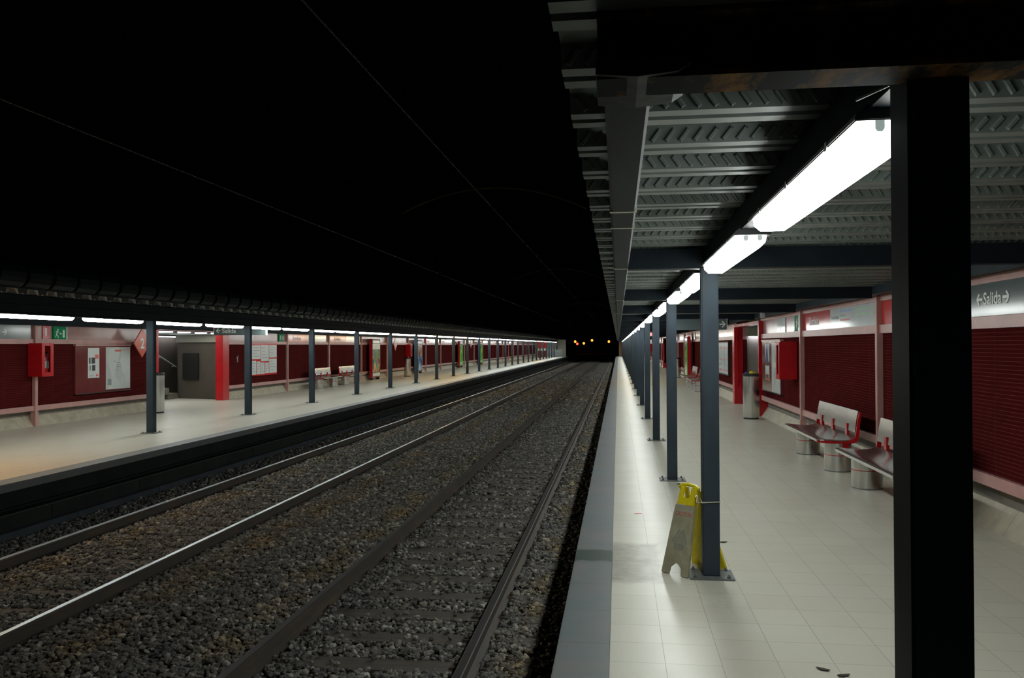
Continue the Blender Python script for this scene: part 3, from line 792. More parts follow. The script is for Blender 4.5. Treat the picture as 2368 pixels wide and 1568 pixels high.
panel('front_yoke', [M['yellow']], L_(.315, 6.085, 0), L_(.49, 5.935, 0), L_(.455, 6.19, .605), L_(.565, 6.095, .605), .020, True, True)
panel('rear_yoke', [M['yellow']], L_(.545, 6.36, 0), L_(.775, 6.19, 0), L_(.470, 6.21, .605), L_(.580, 6.112, .605), -.020, True, True)
hb = MB(); hb.tube([L_(.448, 6.212, .600), L_(.470, 6.192, .618), L_(.512, 6.152, .624), L_(.555, 6.115, .618), L_(.578, 6.094, .600)], .013, 8); hb.build('hinge_handle', M['yellow'], cs, smooth=True)
for t_ in (.12, .88):
    q = L_(.455 + .11 * t_, 6.20 - .098 * t_, .585); MB().lathe([(.020, -.025), (.022, 0), (.020, .028)], 10, q.x, q.y).xf(lambda x, y, z, q=q: (x, y, z + q.z)).build('hinge_knuckle', M['yellow'], cs, smooth=True)
# lettering on the front panel
def on_front(a, b, off=.003):
    return PF(a, b) - nf_.normalized() * off if nf_.y > 0 else PF(a, b) + nf_.normalized() * (nf_.length + off)
ex = (PF(1, .7) - PF(0, .7)).normalized(); ez = (PF(.5, .8) - PF(.5, .2)).normalized(); en = ex.cross(ez)
rotm = Matrix((ex, en * -1 * -1, ez)).transposed()
Rm = Matrix((ex, ez, ex.cross(ez))).transposed()
tx = text('lettering', 'CAUTION', .043, M['fadedred'], cs, (0, 0, 0), (0, 0, 0), bold=.0006, align='CENTER', xs=.74, depth=.0008)
pt = on_front(.52, .665, .001); tx.matrix_local = Matrix.Translation(pt) @ Rm.to_4x4() @ Matrix.Diagonal((.74, 1, 1, 1))
sym = MB()
def bar(p0, p1, t):
    p0 = Vector(p0); p1 = Vector(p1); dv = (p1 - p0).normalized(); n = Vector((-dv.y, dv.x)) * t / 2
    pts = [p0 + n, p1 + n, p1 - n, p0 - n]
    vs = [pt2 + ex * q.x + ez * q.y + ex.cross(ez) * hgt for hgt in (0, .0012) for q in pts]
    sym.add(vs, [(0, 1, 2, 3), (4, 5, 6, 7), (0, 1, 5, 4), (1, 2, 6, 5), (2, 3, 7, 6), (3, 0, 4, 7)])
pt2 = on_front(.52, .40, .0015)
tri = [(-.045, -.045), (.045, -.045), (0, .055)]
for a, b in ((0, 1), (1, 2), (2, 0)): bar(tri[a], tri[b], .004)
tri2 = [(-.026, -.034), (.026, -.034), (0, .024)]
for a, b in ((0, 1), (1, 2), (2, 0)): bar(tri2[a], tri2[b], .003)
for k in range(9):
    t_ = (k + .5) / 9
    for sgn in (-1, 1):
        cx_, cz_ = sgn * (.058 - .052 * t_), -.035 + .10 * t_
        bar((cx_, cz_), (cx_ + sgn * .013, cz_ + .007), .005)
for k in range(8): bar((-.038 + k * .0105, -.068), (-.038 + k * .0105, -.056), .006)
sym.build('warning_symbol', M['greytext'], cs)
# string round the column
sr = empty('string', (CXR, 6.023, .53), 'thin pale string knotted round the column and the caution sign', 'string')
hw = .0635
MB().tube([(-hw, -hw, .0), (hw, -hw, .008), (hw, hw, .008), (-hw, hw, .004), (-hw, -hw, 0)], .0035, 6).build('loop', M['string'], sr)
MB().tube([(-hw, -hw, 0), (-.095, .02, -.015), (-.085, .06, .03), (-.075, .07, -.03), (-.09, .045, -.06)], .003, 6).build('loose_end', M['string'], sr)

# ------------------------------------------------------------------ benches (front towards -x in the local frame)
def bench_proto():
    e = empty('platform_bench', (0, 0, 0), 'x', 'bench')
    hl = 1.05
    seat = [(-.30, .405), (-.285, .43), (-.255, .437), (-.15, .425), (0, .415), (.10, .425), (.16, .45)]
    seatb = [(x + .002, z - .014) for x, z in seat][::-1]
    MB().prism(seat + seatb, 'Y', -hl + .02, hl - .02).build('seat', M['stainless'], e, smooth=True)
    MB().prism([(-.302, .395), (-.305, .425), (-.275, .437), (-.262, .425), (-.268, .395)], 'Y', -hl + .03, hl - .02).build('front_edge', M['stainless'], e, smooth=True)
    bk = [(.175, .515), (.182, .60), (.195, .69), (.215, .79)]
    bkb = [(x + .012, z) for x, z in bk][::-1]
    MB().prism(bk + bkb, 'Y', -hl + .05, hl - .02).build('backrest', M['stainless'], e, smooth=True)
    for s_ in (-1, 1):
        side = [(-.30, .388), (-.30, .408), (-.15, .408), (0, .398), (.10, .41), (.165, .45), (.178, .52), (.20, .69), (.222, .78), (.245, .775), (.225, .60), (.215, .44), (.185, .392), (.13, .378), (-.10, .372)]
        y = s_ * (hl - .012)
        MB().prism(side, 'Y', y - .014, y + .014).build('side_bracket', M['red'], e, bevel=.003)
    for yy in (-.62, .1, .72):
        MB().box(.165, .20, yy - .04, yy + .04, .425, .60).build('back_support', M['red'], e)
    MB().box(-.10, .10, -hl + .02, hl - .02, .375, .400).build('under_rail', M['red'], e)
    for s_ in (-1, 1):
        y = s_ * .84
        lg = empty_part = MB().lathe([(.172, 0), (.172, .385)], 36, 0, y, .98, 1.0).build('leg_drum', M['stainless'], e, smooth=True)
        MB().lathe([(.1745, .208), (.1745, .216)], 36, 0, y, .98, 1.0).build('red_band', M['red'], e, smooth=True)
        MB().lathe([(.1735, .0), (.1735, .014)], 36, 0, y, .98, 1.0).build('foot_ring', M['plate'], e, smooth=True)
        MB().box(.02, .10, y - .1735 - .004, y - .155, .21, .40).build('leg_bracket', M['red'], e)
    return e
B0 = bench_proto()
bl_ = [((2.835, 12.04), 0, 'steel bench with red brackets behind the near column, farther one of its pair'),
       ((2.825, 9.05), 0, 'steel bench with red brackets half hidden by the nearest black column'),
       ((2.83, 33.45), 0, 'far steel bench on the right platform, second behind the red doorway'),
       ((2.83, 30.35), 0, 'far steel bench on the right platform, first behind the red doorway'),
       ((-11.62, 31.75), PI, 'left platform steel bench farther left of the two'),
       ((-11.62, 34.9), PI, 'left platform steel bench nearer the colourful poster')]
for k, (xy, rz, lb) in enumerate(bl_):
    o = B0 if k == 0 else copy_tree(B0)
    o.location = (xy[0], xy[1], 0); o.rotation_euler = (0, 0, rz); o['label'] = lb; o['group'] = 'steel platform benches'

# ------------------------------------------------------------------ bins
def bin_proto():
    e = empty('litter_bin', (0, 0, 0), 'x', 'bin')
    MB().lathe([(.172, .035), (.175, .05), (.175, .945)], 40).build('body', M['stainless'], e, smooth=True)
    MB().lathe([(.165, 0), (.168, .035)], 32).build('base', M['blackplastic'], e, smooth=True)
    MB().lathe([(.178, .945), (.182, .96), (.182, 1.0), (.15, 1.012), (.14, .95)], 40).build('rim', M['blackplastic'], e, smooth=True)
    return e
T0 = bin_proto()
for k, (x, y, lb) in enumerate([(2.925, 18.80, 'round steel bin with yellow bag beside the red portal'), (-11.50, 19.35, 'round steel bin half hidden behind the first left column'), (-11.35, 43.5, 'round steel bin below the far red diamond on the left platform'), (2.95, 42.0, 'dark round bin far along the right platform')]):
    o = T0 if k == 0 else copy_tree(T0)
    o.location = (x, y, 0); o['label'] = lb; o['group'] = 'round steel litter bins'
bg = empty('bin_bag', (2.925, 18.80, .95), 'yellow and blue bag edge sticking out of the steel bin', 'bag')
def blob(nm, mt_, sx_, sy_, sz_, loc):
    b = bmesh.new(); bmesh.ops.create_icosphere(b, subdivisions=3, radius=1)
    for v in b.verts:
        k = 1 + .12 * math.sin(7 * v.co.x + 3 * v.co.z) + .08 * math.cos(9 * v.co.y)
        v.co = Vector((v.co.x * sx_ * k, v.co.y * sy_ * k, v.co.z * sz_))
    me = bpy.data.meshes.new(nm); b.to_mesh(me); b.free(); me.materials.append(mt_)
    o = bpy.data.objects.new(nm, me); COL.objects.link(o); o.parent = bg; o.location = loc
blob('yellow_fold', M['yellow'], .09, .08, .085, (.02, 0, .03)); blob('blue_fold', M['blue'], .07, .08, .075, (-.07, .03, .03))

# ------------------------------------------------------------------ extinguisher cabinets (front towards -x)
def cabinet_proto():
    e = empty('extinguisher_cabinet', (0, 0, 0), 'x', 'cabinet')
    D, W2, H = .30, .18, .70
    b = MB(); b.box(-.01, 0, -W2, W2, 0, H).box(-D, 0, -W2, -W2 + .008, 0, H).box(-D, 0, W2 - .008, W2, 0, H).box(-D, 0, -W2, W2, 0, .008).box(-D, 0, -W2, W2, H - .008, H)
    b.build('body', M['red'], e)
    dr = MB(); x0, x1 = -D - .018, -D
    dr.box(x0, x1, -W2, -.085, 0, H).box(x0, x1, .085, W2, 0, H).box(x0, x1, -.085, .085, 0, .085).box(x0, x1, -.085, .085, H - .06, H)
    do_ = dr.build('door', M['red'], e, bevel=.002)
    MB().box(x0 + .006, x0 + .010, -.085, .085, .085, H - .06).build('glass_pane', M['glass'], do_)
    MB().lathe([(.010, 0), (.012, .012)], 10).xf(lambda x, y, z: (x0 - z, y + .13, x + .36)).build('lock', M['stainless'], do_)
    return e
def ext_proto():
    x = empty('fire_extinguisher', (0, 0, 0), 'x', 'fire extinguisher')
    MB().lathe([(.02, 0), (.068, .006), (.072, .03), (.072, .38), (.055, .43), (.024, .45), (.022, .47)], 20).build('cylinder', M['red'], x, smooth=True)
    MB().lathe([(.0735, .16), (.0735, .31)], 20).build('label_sleeve', M['white'], x, smooth=True)
    MB().box(-.06, .03, -.012, .012, .47, .51).build('valve', M['blackplastic'], x)
    MB().tube([(-.03, 0, .49), (-.085, .02, .45), (-.085, .03, .25), (-.08, .03, .15)], .009, 8).build('hose', M['blackplastic'], x, smooth=True)
    return x
K0 = cabinet_proto(); E0 = ext_proto()
for k, (x, y, z, rz, lb) in enumerate([(3.285, 15.95, 1.0, 0, 'red extinguisher cabinet on the right wall post beside the notice board'), (-12.2, 15.87, 1.05, PI, 'red extinguisher cabinet with glass door near the left picture edge'), (-12.2, 46.5, 1.05, PI, 'small red extinguisher cabinet right of the far steel bin'), (3.285, 80.2, 1.0, 0, 'tiny far red cabinet on the right wall')]):
    o = K0 if k == 0 else copy_tree(K0)
    o.location = (x, y, z); o.rotation_euler = (0, 0, rz); o['label'] = lb; o['group'] = 'red extinguisher cabinets'
    if k < 2:
        q = E0 if k == 0 else copy_tree(E0)
        q.location = (x - .19 * math.cos(rz), y + .075, z + .0085); q.rotation_euler = (0, 0, rz)
        q['label'] = ('red fire extinguisher inside the right wall cabinet', 'red fire extinguisher with pale label inside the left wall cabinet')[k]; q['group'] = 'fire extinguishers'

# ------------------------------------------------------------------ signs
def flat(name, mt_, parent, y0, y1, z0, z1, th, sg, off=0, bevel=0):
    """thin board on a side wall; local x=0 is the wall, sg=+1 right wall (front towards -x)"""
    a, b = -sg * off, -sg * (off + th)
    return MB().box(min(a, b), max(a, b), y0, y1, z0, z1).build(name, mt_, parent, bevel=bevel)
def sign(name, x, y, z, label, cat='sign', group=None): return empty(name, (x, y, z), label, cat, group)
# right wall (text runs from far to near, i.e. towards -y)
s = sign('station_name_sign', XW, 13.05, 2.04, 'red station sign reading Recoletos with white route panel on the right wall')
flat('red_panel', M['redsign'], s, .28, 2.14, -.148, .148, .02, 1)
flat('white_panel', M['whitegloss'], s, -2.14, .28, -.148, .148, .02, 1)
text('lettering', 'Recoletos', .20, M['letters'], s, (-.022, 1.66, -.065), ROT_R, bold=.002, xs=.82)
def rows(parent, xo, items):
    for (y, z, ln, h, mt_) in items:
        MB().box(xo - .0012, xo, y - ln, y, z - h / 2, z + h / 2).build('print_line', mt_, parent)
rows(s, -.0202, [(.20, .01, .42, .045, M['greytext']), (-.30, .095, .65, .026, M['bluetext']), (-.30, .03, .26, .020, M['greytext']), (-.30, -.035, .50, .024, M['redtext']), (-1.1, .085, .80, .030, M['greentext']), (-1.1, .02, .80, .030, M['greentext'])])
s = sign('station_name_sign', XW, 10.1, 2.04, 'red glossy station sign cut off by the nearest black column')
flat('red_panel', M['redsign'], s, -.40, .72, -.148, .148, .02, 1)
s = sign('exit_sign', XW, 7.72, 2.045, 'long grey sign reading Salida with two arrows beyond the nearest column')
flat('board', M['greysign'], s, -1.2, 1.86, -.148, .148, .02, 1)
text('lettering', 'Salida', .155, M['letters'], s, (-.0225, .19, -.045), ROT_R, bold=.003, xs=1.0)
for yc, dr_ in ((.265, -1), (-.245, 1)):
    a = arrow_mb(.115, .10, .023, dr_).xf(lambda x, y, z: (y - .0225, -x, z)).build('arrow', M['letters'], s); a.location = (0, yc, .005)
s = sign('route_notice', XW, 17.25, 2.035, 'small white notice with blue print above the right notice board')
flat('board', M['whitegloss'], s, -.38, .40, -.145, .145, .008, 1)
rows(s, -.0082, [(.30, .03, .14, .05, M['bluetext']), (.10, .03, .06, .10, M['greytext']), (.0, .01, .32, .05, M['greytext']), (.10, -.07, .06, .05, M['blackink'])])
def exit_pictogram(parent, xo, sg, W_, H):
    q = MB()
    f = lambda a, b, c_, d_: q.box(min(xo, xo - sg * .0015), max(xo, xo - sg * .0015), min(-sg * a, -sg * b), max(-sg * a, -sg * b), c_, d_)
    f(W_ * .22, W_ * .40, -H * .30, H * .30)
    f(-W_ * .06, W_ * .12, -.010, .010); f(W_ * .06, W_ * .09, -.028, .028)
    def limb(p0, p1, t):
        p0 = Vector(p0); p1 = Vector(p1); dv = (p1 - p0).normalized(); n = Vector((-dv.y, dv.x)) * t / 2
        pts = [(-sg * v.x, v.y) for v in (p0 + n, p1 + n, p1 - n, p0 - n)]
        q.prism(pts, 'X', min(xo, xo - sg * .0015), max(xo, xo - sg * .0015))
    c = -W_ * .26
    limb((c, .06 * H / .25), (c - .03, -.02), .03); limb((c - .03, -.02), (c + .03, -.06), .018); limb((c + .03, -.06), (c + .02, -.10), .016)
    limb((c - .03, -.02), (c - .06, -.08), .018); limb((c, .05), (c + .05, .03), .014); limb((c, .05), (c - .06, .03), .014)
    q.prism([(-sg * (c + .015 + .02 * math.cos(t_ * PI / 4)), .085 + .02 * math.sin(t_ * PI / 4)) for t_ in range(8)], 'X', min(xo, xo - sg * .0015), max(xo, xo - sg * .0015))
    return q.build('pictogram', M['letters'], parent)
s = sign('emergency_exit_sign', XW, 15.62, 2.03, 'green emergency exit sign above the right red cabinet')
flat('board', M['green'], s, -.05, .28, -.15, .15, .03, 1); flat('white_edge', M['white'], s, -.16, -.05, -.15, .15, .03, 1)
exit_pictogram(s, -.031, 1, .28, .28)
# left wall signs
s = sign('exit_sign', XL, 14.2, 1.96, 'grey sign with arrow at the left picture edge of the left wall')
flat('board', M['greysign'], s, -1.6, 1.58, -.16, .16, .02, -1)
text('lettering', 'Salida', .185, M['letters'], s, (.0225, .13, -.045), ROT_L, bold=.003, xs=.9)
a = arrow_mb(.13, .125, .026, 1).xf(lambda x, y, z: (y + .0225, x, z)).build('arrow', M['letters'], s); a.location = (0, .82, .01)
s = sign('extinguisher_sign', XL, 16.25, 1.96, 'small red and cream extinguisher notice above the left cabinet')
flat('board', M['redsign'], s, -.10, .10, -.155, .155, .012, -1); flat('pictogram', M['white'], s, -.03, .03, -.06, .12, .0135, -1); flat('print_line', M['pink'], s, -.085, .085, -.085, -.075, .0135, -1); flat('print_line', M['pink'], s, -.07, .07, -.125, -.105, .0135, -1)
s = sign('emergency_exit_sign', XL, 16.68, 1.96, 'green running-man emergency exit sign left of the number diamond')
flat('board', M['green'], s, -.22, .20, -.155, .155, .03, -1); flat('white_edge', M['white'], s, .20, .235, -.155, .155, .031, -1)
exit_pictogram(s, .031, -1, .36, .28)
s = sign('emergency_exit_sign', XL, 28.7, 1.97, 'green emergency exit sign above the far left notice board')
flat('board', M['green'], s, -.25, .20, -.155, .155, .03, -1); exit_pictogram(s, .031, -1, .36, .28)
for yy, lb in ((29.05, 'red station sign with white panel above the left benches'), (33.6, 'red and white station sign left of the colourful poster'), (51.0, 'red and white station sign behind the far left columns'), (55.6, 'small red station sign between the blue and green posters')):
    s = sign('station_name_sign', XL, yy + 2.2, 1.98, lb, group='station signs on the left wall')
    flat('red_panel', M['redsign'], s, -2.08, .1, -.15, .15, .02, -1); flat('white_panel', M['whitegloss'], s, .1, 2.08, -.15, .15, .02, -1)
    text('lettering', 'Recoletos', .20, M['letters'], s, (.0225, -1.5, -.07), ROT_L, bold=.002)
for yy in (74.2, 83.4, 92.5):
    s = sign('station_name_sign', XL, yy, 1.98, 'one of the tiny red and white signs far along the left wall', group='far station signs')
    flat('red_panel', M['redsign'], s, -1.9, .1, -.15, .15, .02, -1); flat('white_panel', M['whitegloss'], s, .1, 1.9, -.15, .15, .02, -1)
for yy in (37.9, 50.3, 68.0, 85.6):
    s = sign('station_name_sign', XW, yy, 2.04, 'one of the small red and white signs far along the right wall', group='far right wall signs')
    flat('red_panel', M['redsign'], s, .1, 1.9, -.148, .148, .02, 1); flat('white_panel', M['whitegloss'], s, -1.9, .1, -.148, .148, .02, 1)
# hanging signs
def hang_sign(x0, x1, y, z0, z1, label, txt, tx_x, arr, arr_x, ztop):
    s = sign('hanging_sign', (x0 + x1) / 2, y, z0, label); w2 = (x1 - x0) / 2; h = z1 - z0
    MB().box(-w2, w2, -.04, .04, 0, h).build('board', M['greysign'], s, bevel=.004)
    MB().box(-w2 - .012, -w2, -.045, .045, -.003, h + .003).build('end_cap', M['white'], s); MB().box(w2, w2 + .012, -.045, .045, -.003, h + .003).build('end_cap', M['white'], s)
    for xx in (-w2 * .7, w2 * .7): MB().box(xx - .012, xx + .012, -.012, .012, h, ztop - z0).build('hanger', M['beam'], s)
    if txt: text('lettering', txt, .17, M['letters'], s, (tx_x, -.042, h * .5 - .058), ROT_F, bold=.002)
    a = arrow_mb(.11, .12, .024, arr).build('arrow', M['letters'], s); a.location = (arr_x, -.043, h * .5)
    return s
hang_sign(.97, 2.12, 16.6, 1.945, 2.16, 'grey hanging sign above the right platform, mostly behind a column', '', -.05, 1, .49, 2.335)
hang_sign(-10.45, -9.04, 20.3, 1.955, 2.19, 'grey hanging sign reading Salida in front of the left stairway', 'Salida', -.49, -1, -.585, 2.46)
# number diamonds
def diamond(y, label):
    s = sign('number_sign', XL - 0, y, 1.76, label, 'sign', 'red number diamonds on the left wall')
    ww, hh = .36, .36
    MB().prism([(0, -hh), (ww * .98, 0), (0, hh), (-ww * .98, 0)], 'X', .30, .325).build('board', M['orangesign'], s)
    MB().box(.0, .30, -.02, .02, -.02, .02).build('bracket', M['steel_dark'], s)
    text('lettering', '2', .36, M['letters'], s, (.3275, -.09, -.13), ROT_L, bold=.010)
    return s
diamond(19.35, 'red diamond sign with white number 2 beside the first left column')
diamond(43.1, 'red diamond sign above the far left steel bin')
diamond(66.0, 'tiny red diamond sign between the two green posters')

# ------------------------------------------------------------------ notice boards and posters
def paper(x, sg, y0, y1, z0, z1, label, mt_='white', marks=(), group=None):
    e = empty('poster', (x, (y0 + y1) / 2, (z0 + z1) / 2), label, 'poster', group)
    flat('sheet', M[mt_], e, -(y1 - y0) / 2, (y1 - y0) / 2, -(z1 - z0) / 2, (z1 - z0) / 2, .003, sg)
    for (a, b, c_, d_, mm) in marks: # fractions of width/height measured left-right, bottom-top as seen
        W_, H = y1 - y0, z1 - z0
        if sg < 0: ya, yb = -W_ / 2 + a * W_, -W_ / 2 + b * W_
        else: ya, yb = W_ / 2 - b * W_, W_ / 2 - a * W_
        flat('print_block', M[mm], e, ya, yb, -H / 2 + c_ * H, -H / 2 + d_ * H, .0012, sg, .003)
    return e
nb1 = empty('notice_board', (XL, 18.22, 1.15), 'maroon glossy notice board left of the number diamond', 'notice board')
flat('backboard', M['darkred'], nb1, -1.06, 1.06, -.55, .54, .05, -1); flat('top_frame', M['pink'], nb1, -1.06, 1.06, .54, .575, .065, -1); flat('bottom_frame', M['blackplastic'], nb1, -1.06, 1.06, -.57, -.55, .06, -1)
paper(XL + .0505, -1, 17.60, 18.02, .94, 1.64, 'small white poster with dark pictures on the maroon left board', marks=[(.08, .22, .48, .68, 'blackink'), (.30, .62, .48, .68, 'blackink'), (.62, .92, .64, .78, 'redtext'), (.12, .25, .25, .42, 'greytext'), (.36, .64, .24, .43, 'blackink'), (.70, .90, .05, .12, 'redtext'), (.1, .5, .06, .08, 'greytext')])
paper(XL + .0505, -1, 18.27, 19.25, .64, 1.66, 'large pale route map on the maroon left board', 'mapgrey', [(.36, .62, .89, .935, 'redtext'), (.62, .97, .925, .935, 'redtext'), (.08, .22, .10, .25, 'greytext'), (.42, .62, .52, .535, 'greytext'), (.30, .42, .66, .67, 'greytext'), (.42, .60, .62, .635, 'greytext'), (.46, .48, .47, .60, 'greytext'), (.5, .66, .57, .58, 'greytext'), (.34, .52, .44, .45, 'greytext')])
nb2 = empty('notice_board', (XL, 27.2, 1.21), 'red-framed board of white sheets behind the second left column', 'notice board')
flat('backboard', M['redsign'], nb2, -1.05, 1.02, -.54, .53, .05, -1); flat('top_frame', M['redtext'], nb2, -1.05, 1.02, .53, .565, .06, -1)
for (a, b, c_, d_) in ((-1.02, -.34, .02, .49), (-.30, .32, -.06, .50), (.36, .99, .06, .50), (-1.02, -.70, -.50, -.03), (-.66, -.36, -.50, -.06), (-.33, -.02, -.50, -.10), (.03, .32, -.48, -.11), (.36, .99, -.48, .02)):
    sh_ = flat('sheet', M['white'], nb2, a, b, c_, d_, .003, -1, .0505)
    for q in range(4):
        zz = c_ + (d_ - c_) * (.2 + .2 * q); w_ = (b - a)
        flat('print_line', M['greytext'], sh_, a + w_ * .12, a + w_ * random.uniform(.4, .85), zz, zz + .02, .001, -1, .0535)
nb3 = empty('notice_board', (XW, 18.2, 1.17), 'maroon notice board between the red portal and the right cabinet', 'notice board')
flat('backboard', M['darkred'], nb3, -1.10, 1.06, -.53, .55, .06, 1); flat('top_frame', M['pink'], nb3, -1.10, 1.06, .55, .585, .075, 1); flat('bottom_frame', M['blackplastic'], nb3, -1.10, 1.06, -.55, -.53, .07, 1)
paper(XW - .0605, 1, 17.12, 18.05, .645, 1.68, 'tall pale map sheet on the right notice board', 'mapgrey', [(.3, .7, .90, .93, 'redtext'), (.1, .75, .50, .60, 'white'), (.35, .55, .30, .47, 'greytext'), (.1, .3, .72, .74, 'greytext')])
paper(XW - .0605, 1, 18.32, 18.85, 1.27, 1.66, 'blue picture poster at the top of the right notice board', 'ad_blue')
paper(XW - .0605, 1, 18.30, 18.82, .86, 1.20, 'pale poster with orange foot low on the right notice board', 'ad_brown', [(.1, .9, .45, .95, 'white'), (.05, .95, .03, .15, 'orangesign'), (.05, .95, .40, .45, 'redtext')])
nb4 = empty('notice_board', (XW - .004, 26.1, 1.24), 'dark-edged board of white sheets just behind the red portal', 'notice board')
flat('backboard', M['blackplastic'], nb4, -1.10, 1.2, -.52, .50, .06, 1)
for (a, b) in ((-1.02, -.3), (-.25, .40), (.45, 1.12)):
    sh_ = flat('sheet', M['white'], nb4, a, b, -.48, .46, .003, 1, .0605)
    for q in range(5): flat('print_line', M['greytext'] if q % 2 else M['redtext'], sh_, a + .08, b - random.uniform(.1, .4), -.4 + q * .17, -.35 + q * .17, .001, 1, .0635)

# ------------------------------------------------------------------ poster display cases
def display(x, sg, y0, y1, label, kind):
    e = empty('poster_display', (x, y0, 0), label, 'display case', 'red poster display cases')
    def bx(a, b, ya, yb, za, zb):
        p_, q_ = -sg * a, -sg * b; return MB().box(min(p_, q_), max(p_, q_), ya, yb, za, zb)
    Wd = y1 - y0
    bx(.16, .30, 0, Wd, .10, 2.02).build('case', M['red'], e, bevel=.012)
    bx(.30, .315, .02, Wd - .02, .13, 2.0).build('front_frame', M['blackplastic'], e, bevel=.004)
    for yy in (.12, Wd - .20): bx(.12, .30, yy, yy + .08, 0, .10).build('foot', M['blackplastic'], e)
    def face(nm, mm, a, b, c_, d_): bx(.315, .318, Wd * a, Wd * b, c_, d_).build(nm, M[mm], e)
    face('header_panel', 'whitegloss', .10, .90, 1.80, 1.93)
    if kind == 'colour':
        face('notice_panel', 'white', .06, .94, 1.50, 1.77); face('poster_top', 'ad_top', .06, .94, 1.02, 1.49); face('poster_low', 'ad_mid', .06, .94, .38, 1.01); face('caption_panel', 'white', .06, .94, .17, .34)
    elif kind == 'blue':
        face('poster_top', 'ad_brown', .06, .94, 1.05, 1.77); face('poster_low', 'ad_blue', .06, .94, .20, 1.04)
    else:
        face('poster_sheet', 'ad_green', .06, .94, .20, 1.74)
        q = MB(); q.prism([(Wd * .5 + .17 * math.cos(t_ * PI / 8), 1.25 + .20 * math.sin(t_ * PI / 8)) for t_ in range(16)], 'X', min(-sg * .318, -sg * .320), max(-sg * .318, -sg * .320)); q.build('lime_spot', M['ad_lime'], e)
    return e
display(XL, -1, 38.9, 40.3, 'red display case with the colourful poster on the left platform', 'colour')
display(XL, -1, 47.9, 49.3, 'display case with a blue and white poster behind a left column', 'blue')
display(XL, -1, 61.2, 62.6, 'red display case with a bright green poster on the left', 'green')
display(XL, -1, 70.6, 71.9, 'second smaller green poster display farther along the left wall', 'green')
display(XW, 1, 36.4, 37.9, 'red display case with a green-grey poster on the far right wall', 'green')

# ------------------------------------------------------------------ small things
sc1 = MB()
for a, b in (((-.05, -.12), (.05, .10)), ((.04, -.10), (-.05, .08)), ((-.06, -.02), (-.03, .05))):
    p0, p1 = Vector(a), Vector(b); dv = (p1 - p0).normalized(); n = Vector((-dv.y, dv.x)) * .006
    sc1.prism([(v.x, v.y) for v in (p0 + n, p1 + n, p1 - n, p0 - n)], 'X', 0, .0015)
tag(sc1.build('graffiti_scratch', M['letters'], loc=(XL + .0002, 25.25, 1.27)), 'pale scratched cross on the red tiles right of the stairway', 'graffiti')
ls_ = empty('loudspeaker', (2.93, 17.3, 2.24), 'small white loudspeaker hanging from the wall beam near the right portal', 'loudspeaker')
MB().prism([(-.045, -.055), (.045, -.04), (.045, .05), (-.045, .06)], 'Y', -.05, .05).build('housing', M['white'], ls_, bevel=.008); MB().box(.04, .06, -.012, .012, -.01, .02).build('bracket', M['plate'], ls_); MB().box(-.048, -.045, -.04, .04, -.04, .045).build('grille', M['greytext'], ls_)
dd_ = empty('departure_display', (1.28, 31.0, 1.93), 'dark hanging display with a glowing red screen under the right canopy', 'display')
MB().box(-.16, .16, -.07, .07, 0, .24).build('case', M['blackplastic'], dd_, bevel=.006); MB().box(-.11, .09, -.074, -.07, .06, .18).build('screen', M['reddisp'], dd_)
for xx in (-.1, .1): MB().box(xx - .01, xx + .01, -.01, .01, .24, .41).build('hanger', M['beam'], dd_)
MB_l = MB().prism([(-.035, -.006), (0, -.012), (.02, -.003), (.04, -.009), (.035, .004), (.01, .012), (-.03, .008)], 'Z', 0, .004)
tag(MB_l.build('paper_scrap', M['redtext'], loc=(.182, 8.14, 0)), 'small red paper scrap on the cream tiles near the slate edge', 'litter')
def leaf(x, y, rz, lb):
    b = MB(); pts = [(-.035, 0), (-.02, .012), (.0, .015), (.022, .010), (.035, 0), (.02, -.010), (-.005, -.013), (-.022, -.009)]
    b.prism(pts, 'Z', 0, .004); b.xf(lambda X_, Y_, Z_: (X_, Y_, Z_ + .012 * abs(X_) / .035 * .6))
    o = b.build('dry_leaf', M['leaf'], loc=(x, y, .0)); o.rotation_euler = (0, 0, rz); tag(o, lb, 'leaf', 'dry leaves on the tiles')
leaf(1.019, 4.337, -.5, 'dark dry leaf on the tiles, left one of two at the picture bottom'); leaf(1.10, 4.268, .3, 'dark dry leaf on the tiles, right one of two at the picture bottom'); leaf(.70, 9.9, .8, 'tiny dark leaf behind the column with the caution sign')
leaf(.86, 7.03, .2, 'small dark leaf to the right of the caution sign column')
tag(MB().tube([(.50, 1.80, 2.33), (.55, 1.83, 2.27), (.585, 1.86, 2.235), (.59, 1.88, 2.215), (.54, 1.95, 2.205)], .0035, 6).build('loose_cable', M['wirerope']), 'thin loose cable looping beside the top of the nearest column', 'cable')
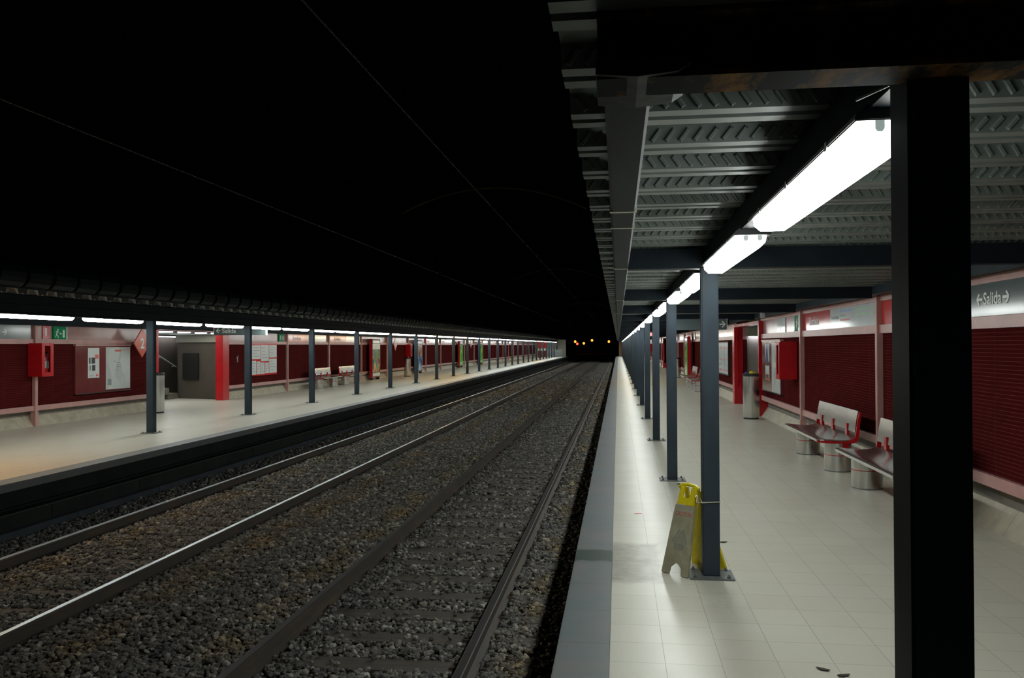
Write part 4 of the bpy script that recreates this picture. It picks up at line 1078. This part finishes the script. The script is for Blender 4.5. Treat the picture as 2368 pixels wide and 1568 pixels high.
# overhead wires and arches
for nm, x, z, lb in (('contact_wire', -2.05, 1.65 + 1.115 * 2.05, 'thin overhead wire above the near track'), ('contact_wire', -6.0, 1.65 + .408 * 6.0, 'thin overhead wire above the far track')):
    tag(MB().tube([(x, yy, z) for yy in (2, 40, 80, 125)], .0085, 6).build(nm, M['wire']), lb, 'wire', 'overhead wires')
for Yc, lb in ((26.0, 'thin curved arch over the tracks, nearest of the three'), (54.0, 'thin curved arch over the tracks, clearest middle one'), (98.0, 'thin curved arch over the tracks, smallest farthest one')):
    pts = []
    for k in range(25):
        t_ = -1 + 2 * k / 24; pts.append((-3.95 + 3.0 * t_, Yc, 6.72 - .75 * t_ * t_))
    tag(MB().tube(pts, .035, 8).build('arch_rib', M['arch']), lb, 'arch', 'arches over the tracks')
# distant lamps
def far_lamp(x, z, red, lb):
    e = empty('signal_lamp' if red else 'street_lamp', (x, 262.5 if red else 260, -1), lb, 'lamp', None if red else 'distant amber lamps')
    MB().tube([(0, .3, 0), (0, .3, z + 1)], .09, 8).build('mast', M['beam'], e)
    MB().lathe([(.14, -.38), (.32, -.22), (.39, 0), (.32, .22), (.14, .38)], 12).xf(lambda a, b, c_: (a, b, c_ + z + 1)).build('lamp_head', M['redlamp' if red else 'amber'], e, smooth=True)
    MB().box(-.2, .2, .25, .55, z + 1 - .25, z + 1 + .3).build('housing', M['beam'], e)
far_lamp(-13.45, 2.83, False, 'distant amber lamp, leftmost of the four beyond the track end'); far_lamp(-12.9, 2.14, True, 'distant red signal light beyond the track end')
far_lamp(-10.73, 2.27, False, 'distant amber lamp just right of the red signal'); far_lamp(-8.15, 3.21, False, 'distant amber lamp, highest of the four'); far_lamp(-2.87, 2.78, False, 'distant amber lamp, closest to the right platform')
# far end of the left platform
for k, yy in enumerate((111.0, 114.5)):
    e = empty('banner_pillar', (-10.5 + .25 * k, yy, 0), ('red and white banner pillar near the far left end wall, first of two', 'red and white banner pillar near the far left end wall, second of two')[k], 'pillar')
    MB().box(-.25, .25, -.1, .1, 1.25, 2.1).build('red_banner', M['redsign'], e); MB().box(-.25, .25, -.1, .1, .95, 1.25).build('white_band', M['white'], e); MB().box(-.25, .25, -.1, .1, 0, .95).build('red_base', M['darkred'], e)
e = empty('barrier_fence', (-9.2, 119, 0), 'low grey barrier fence in front of the far left end wall', 'fence')
MB().box(-1.5, 1.2, -.02, .02, 1.0, 1.05).build('top_bar', M['fence'], e); MB().box(-1.5, 1.2, -.008, .008, .08, 1.0).build('panel', M['fence'], e)
for xx in (-1.5, -.15, 1.17): MB().box(xx, xx + .05, -.03, .03, 0, 1.0).build('post', M['fence'], e)
SC.view_settings.exposure = 0.0
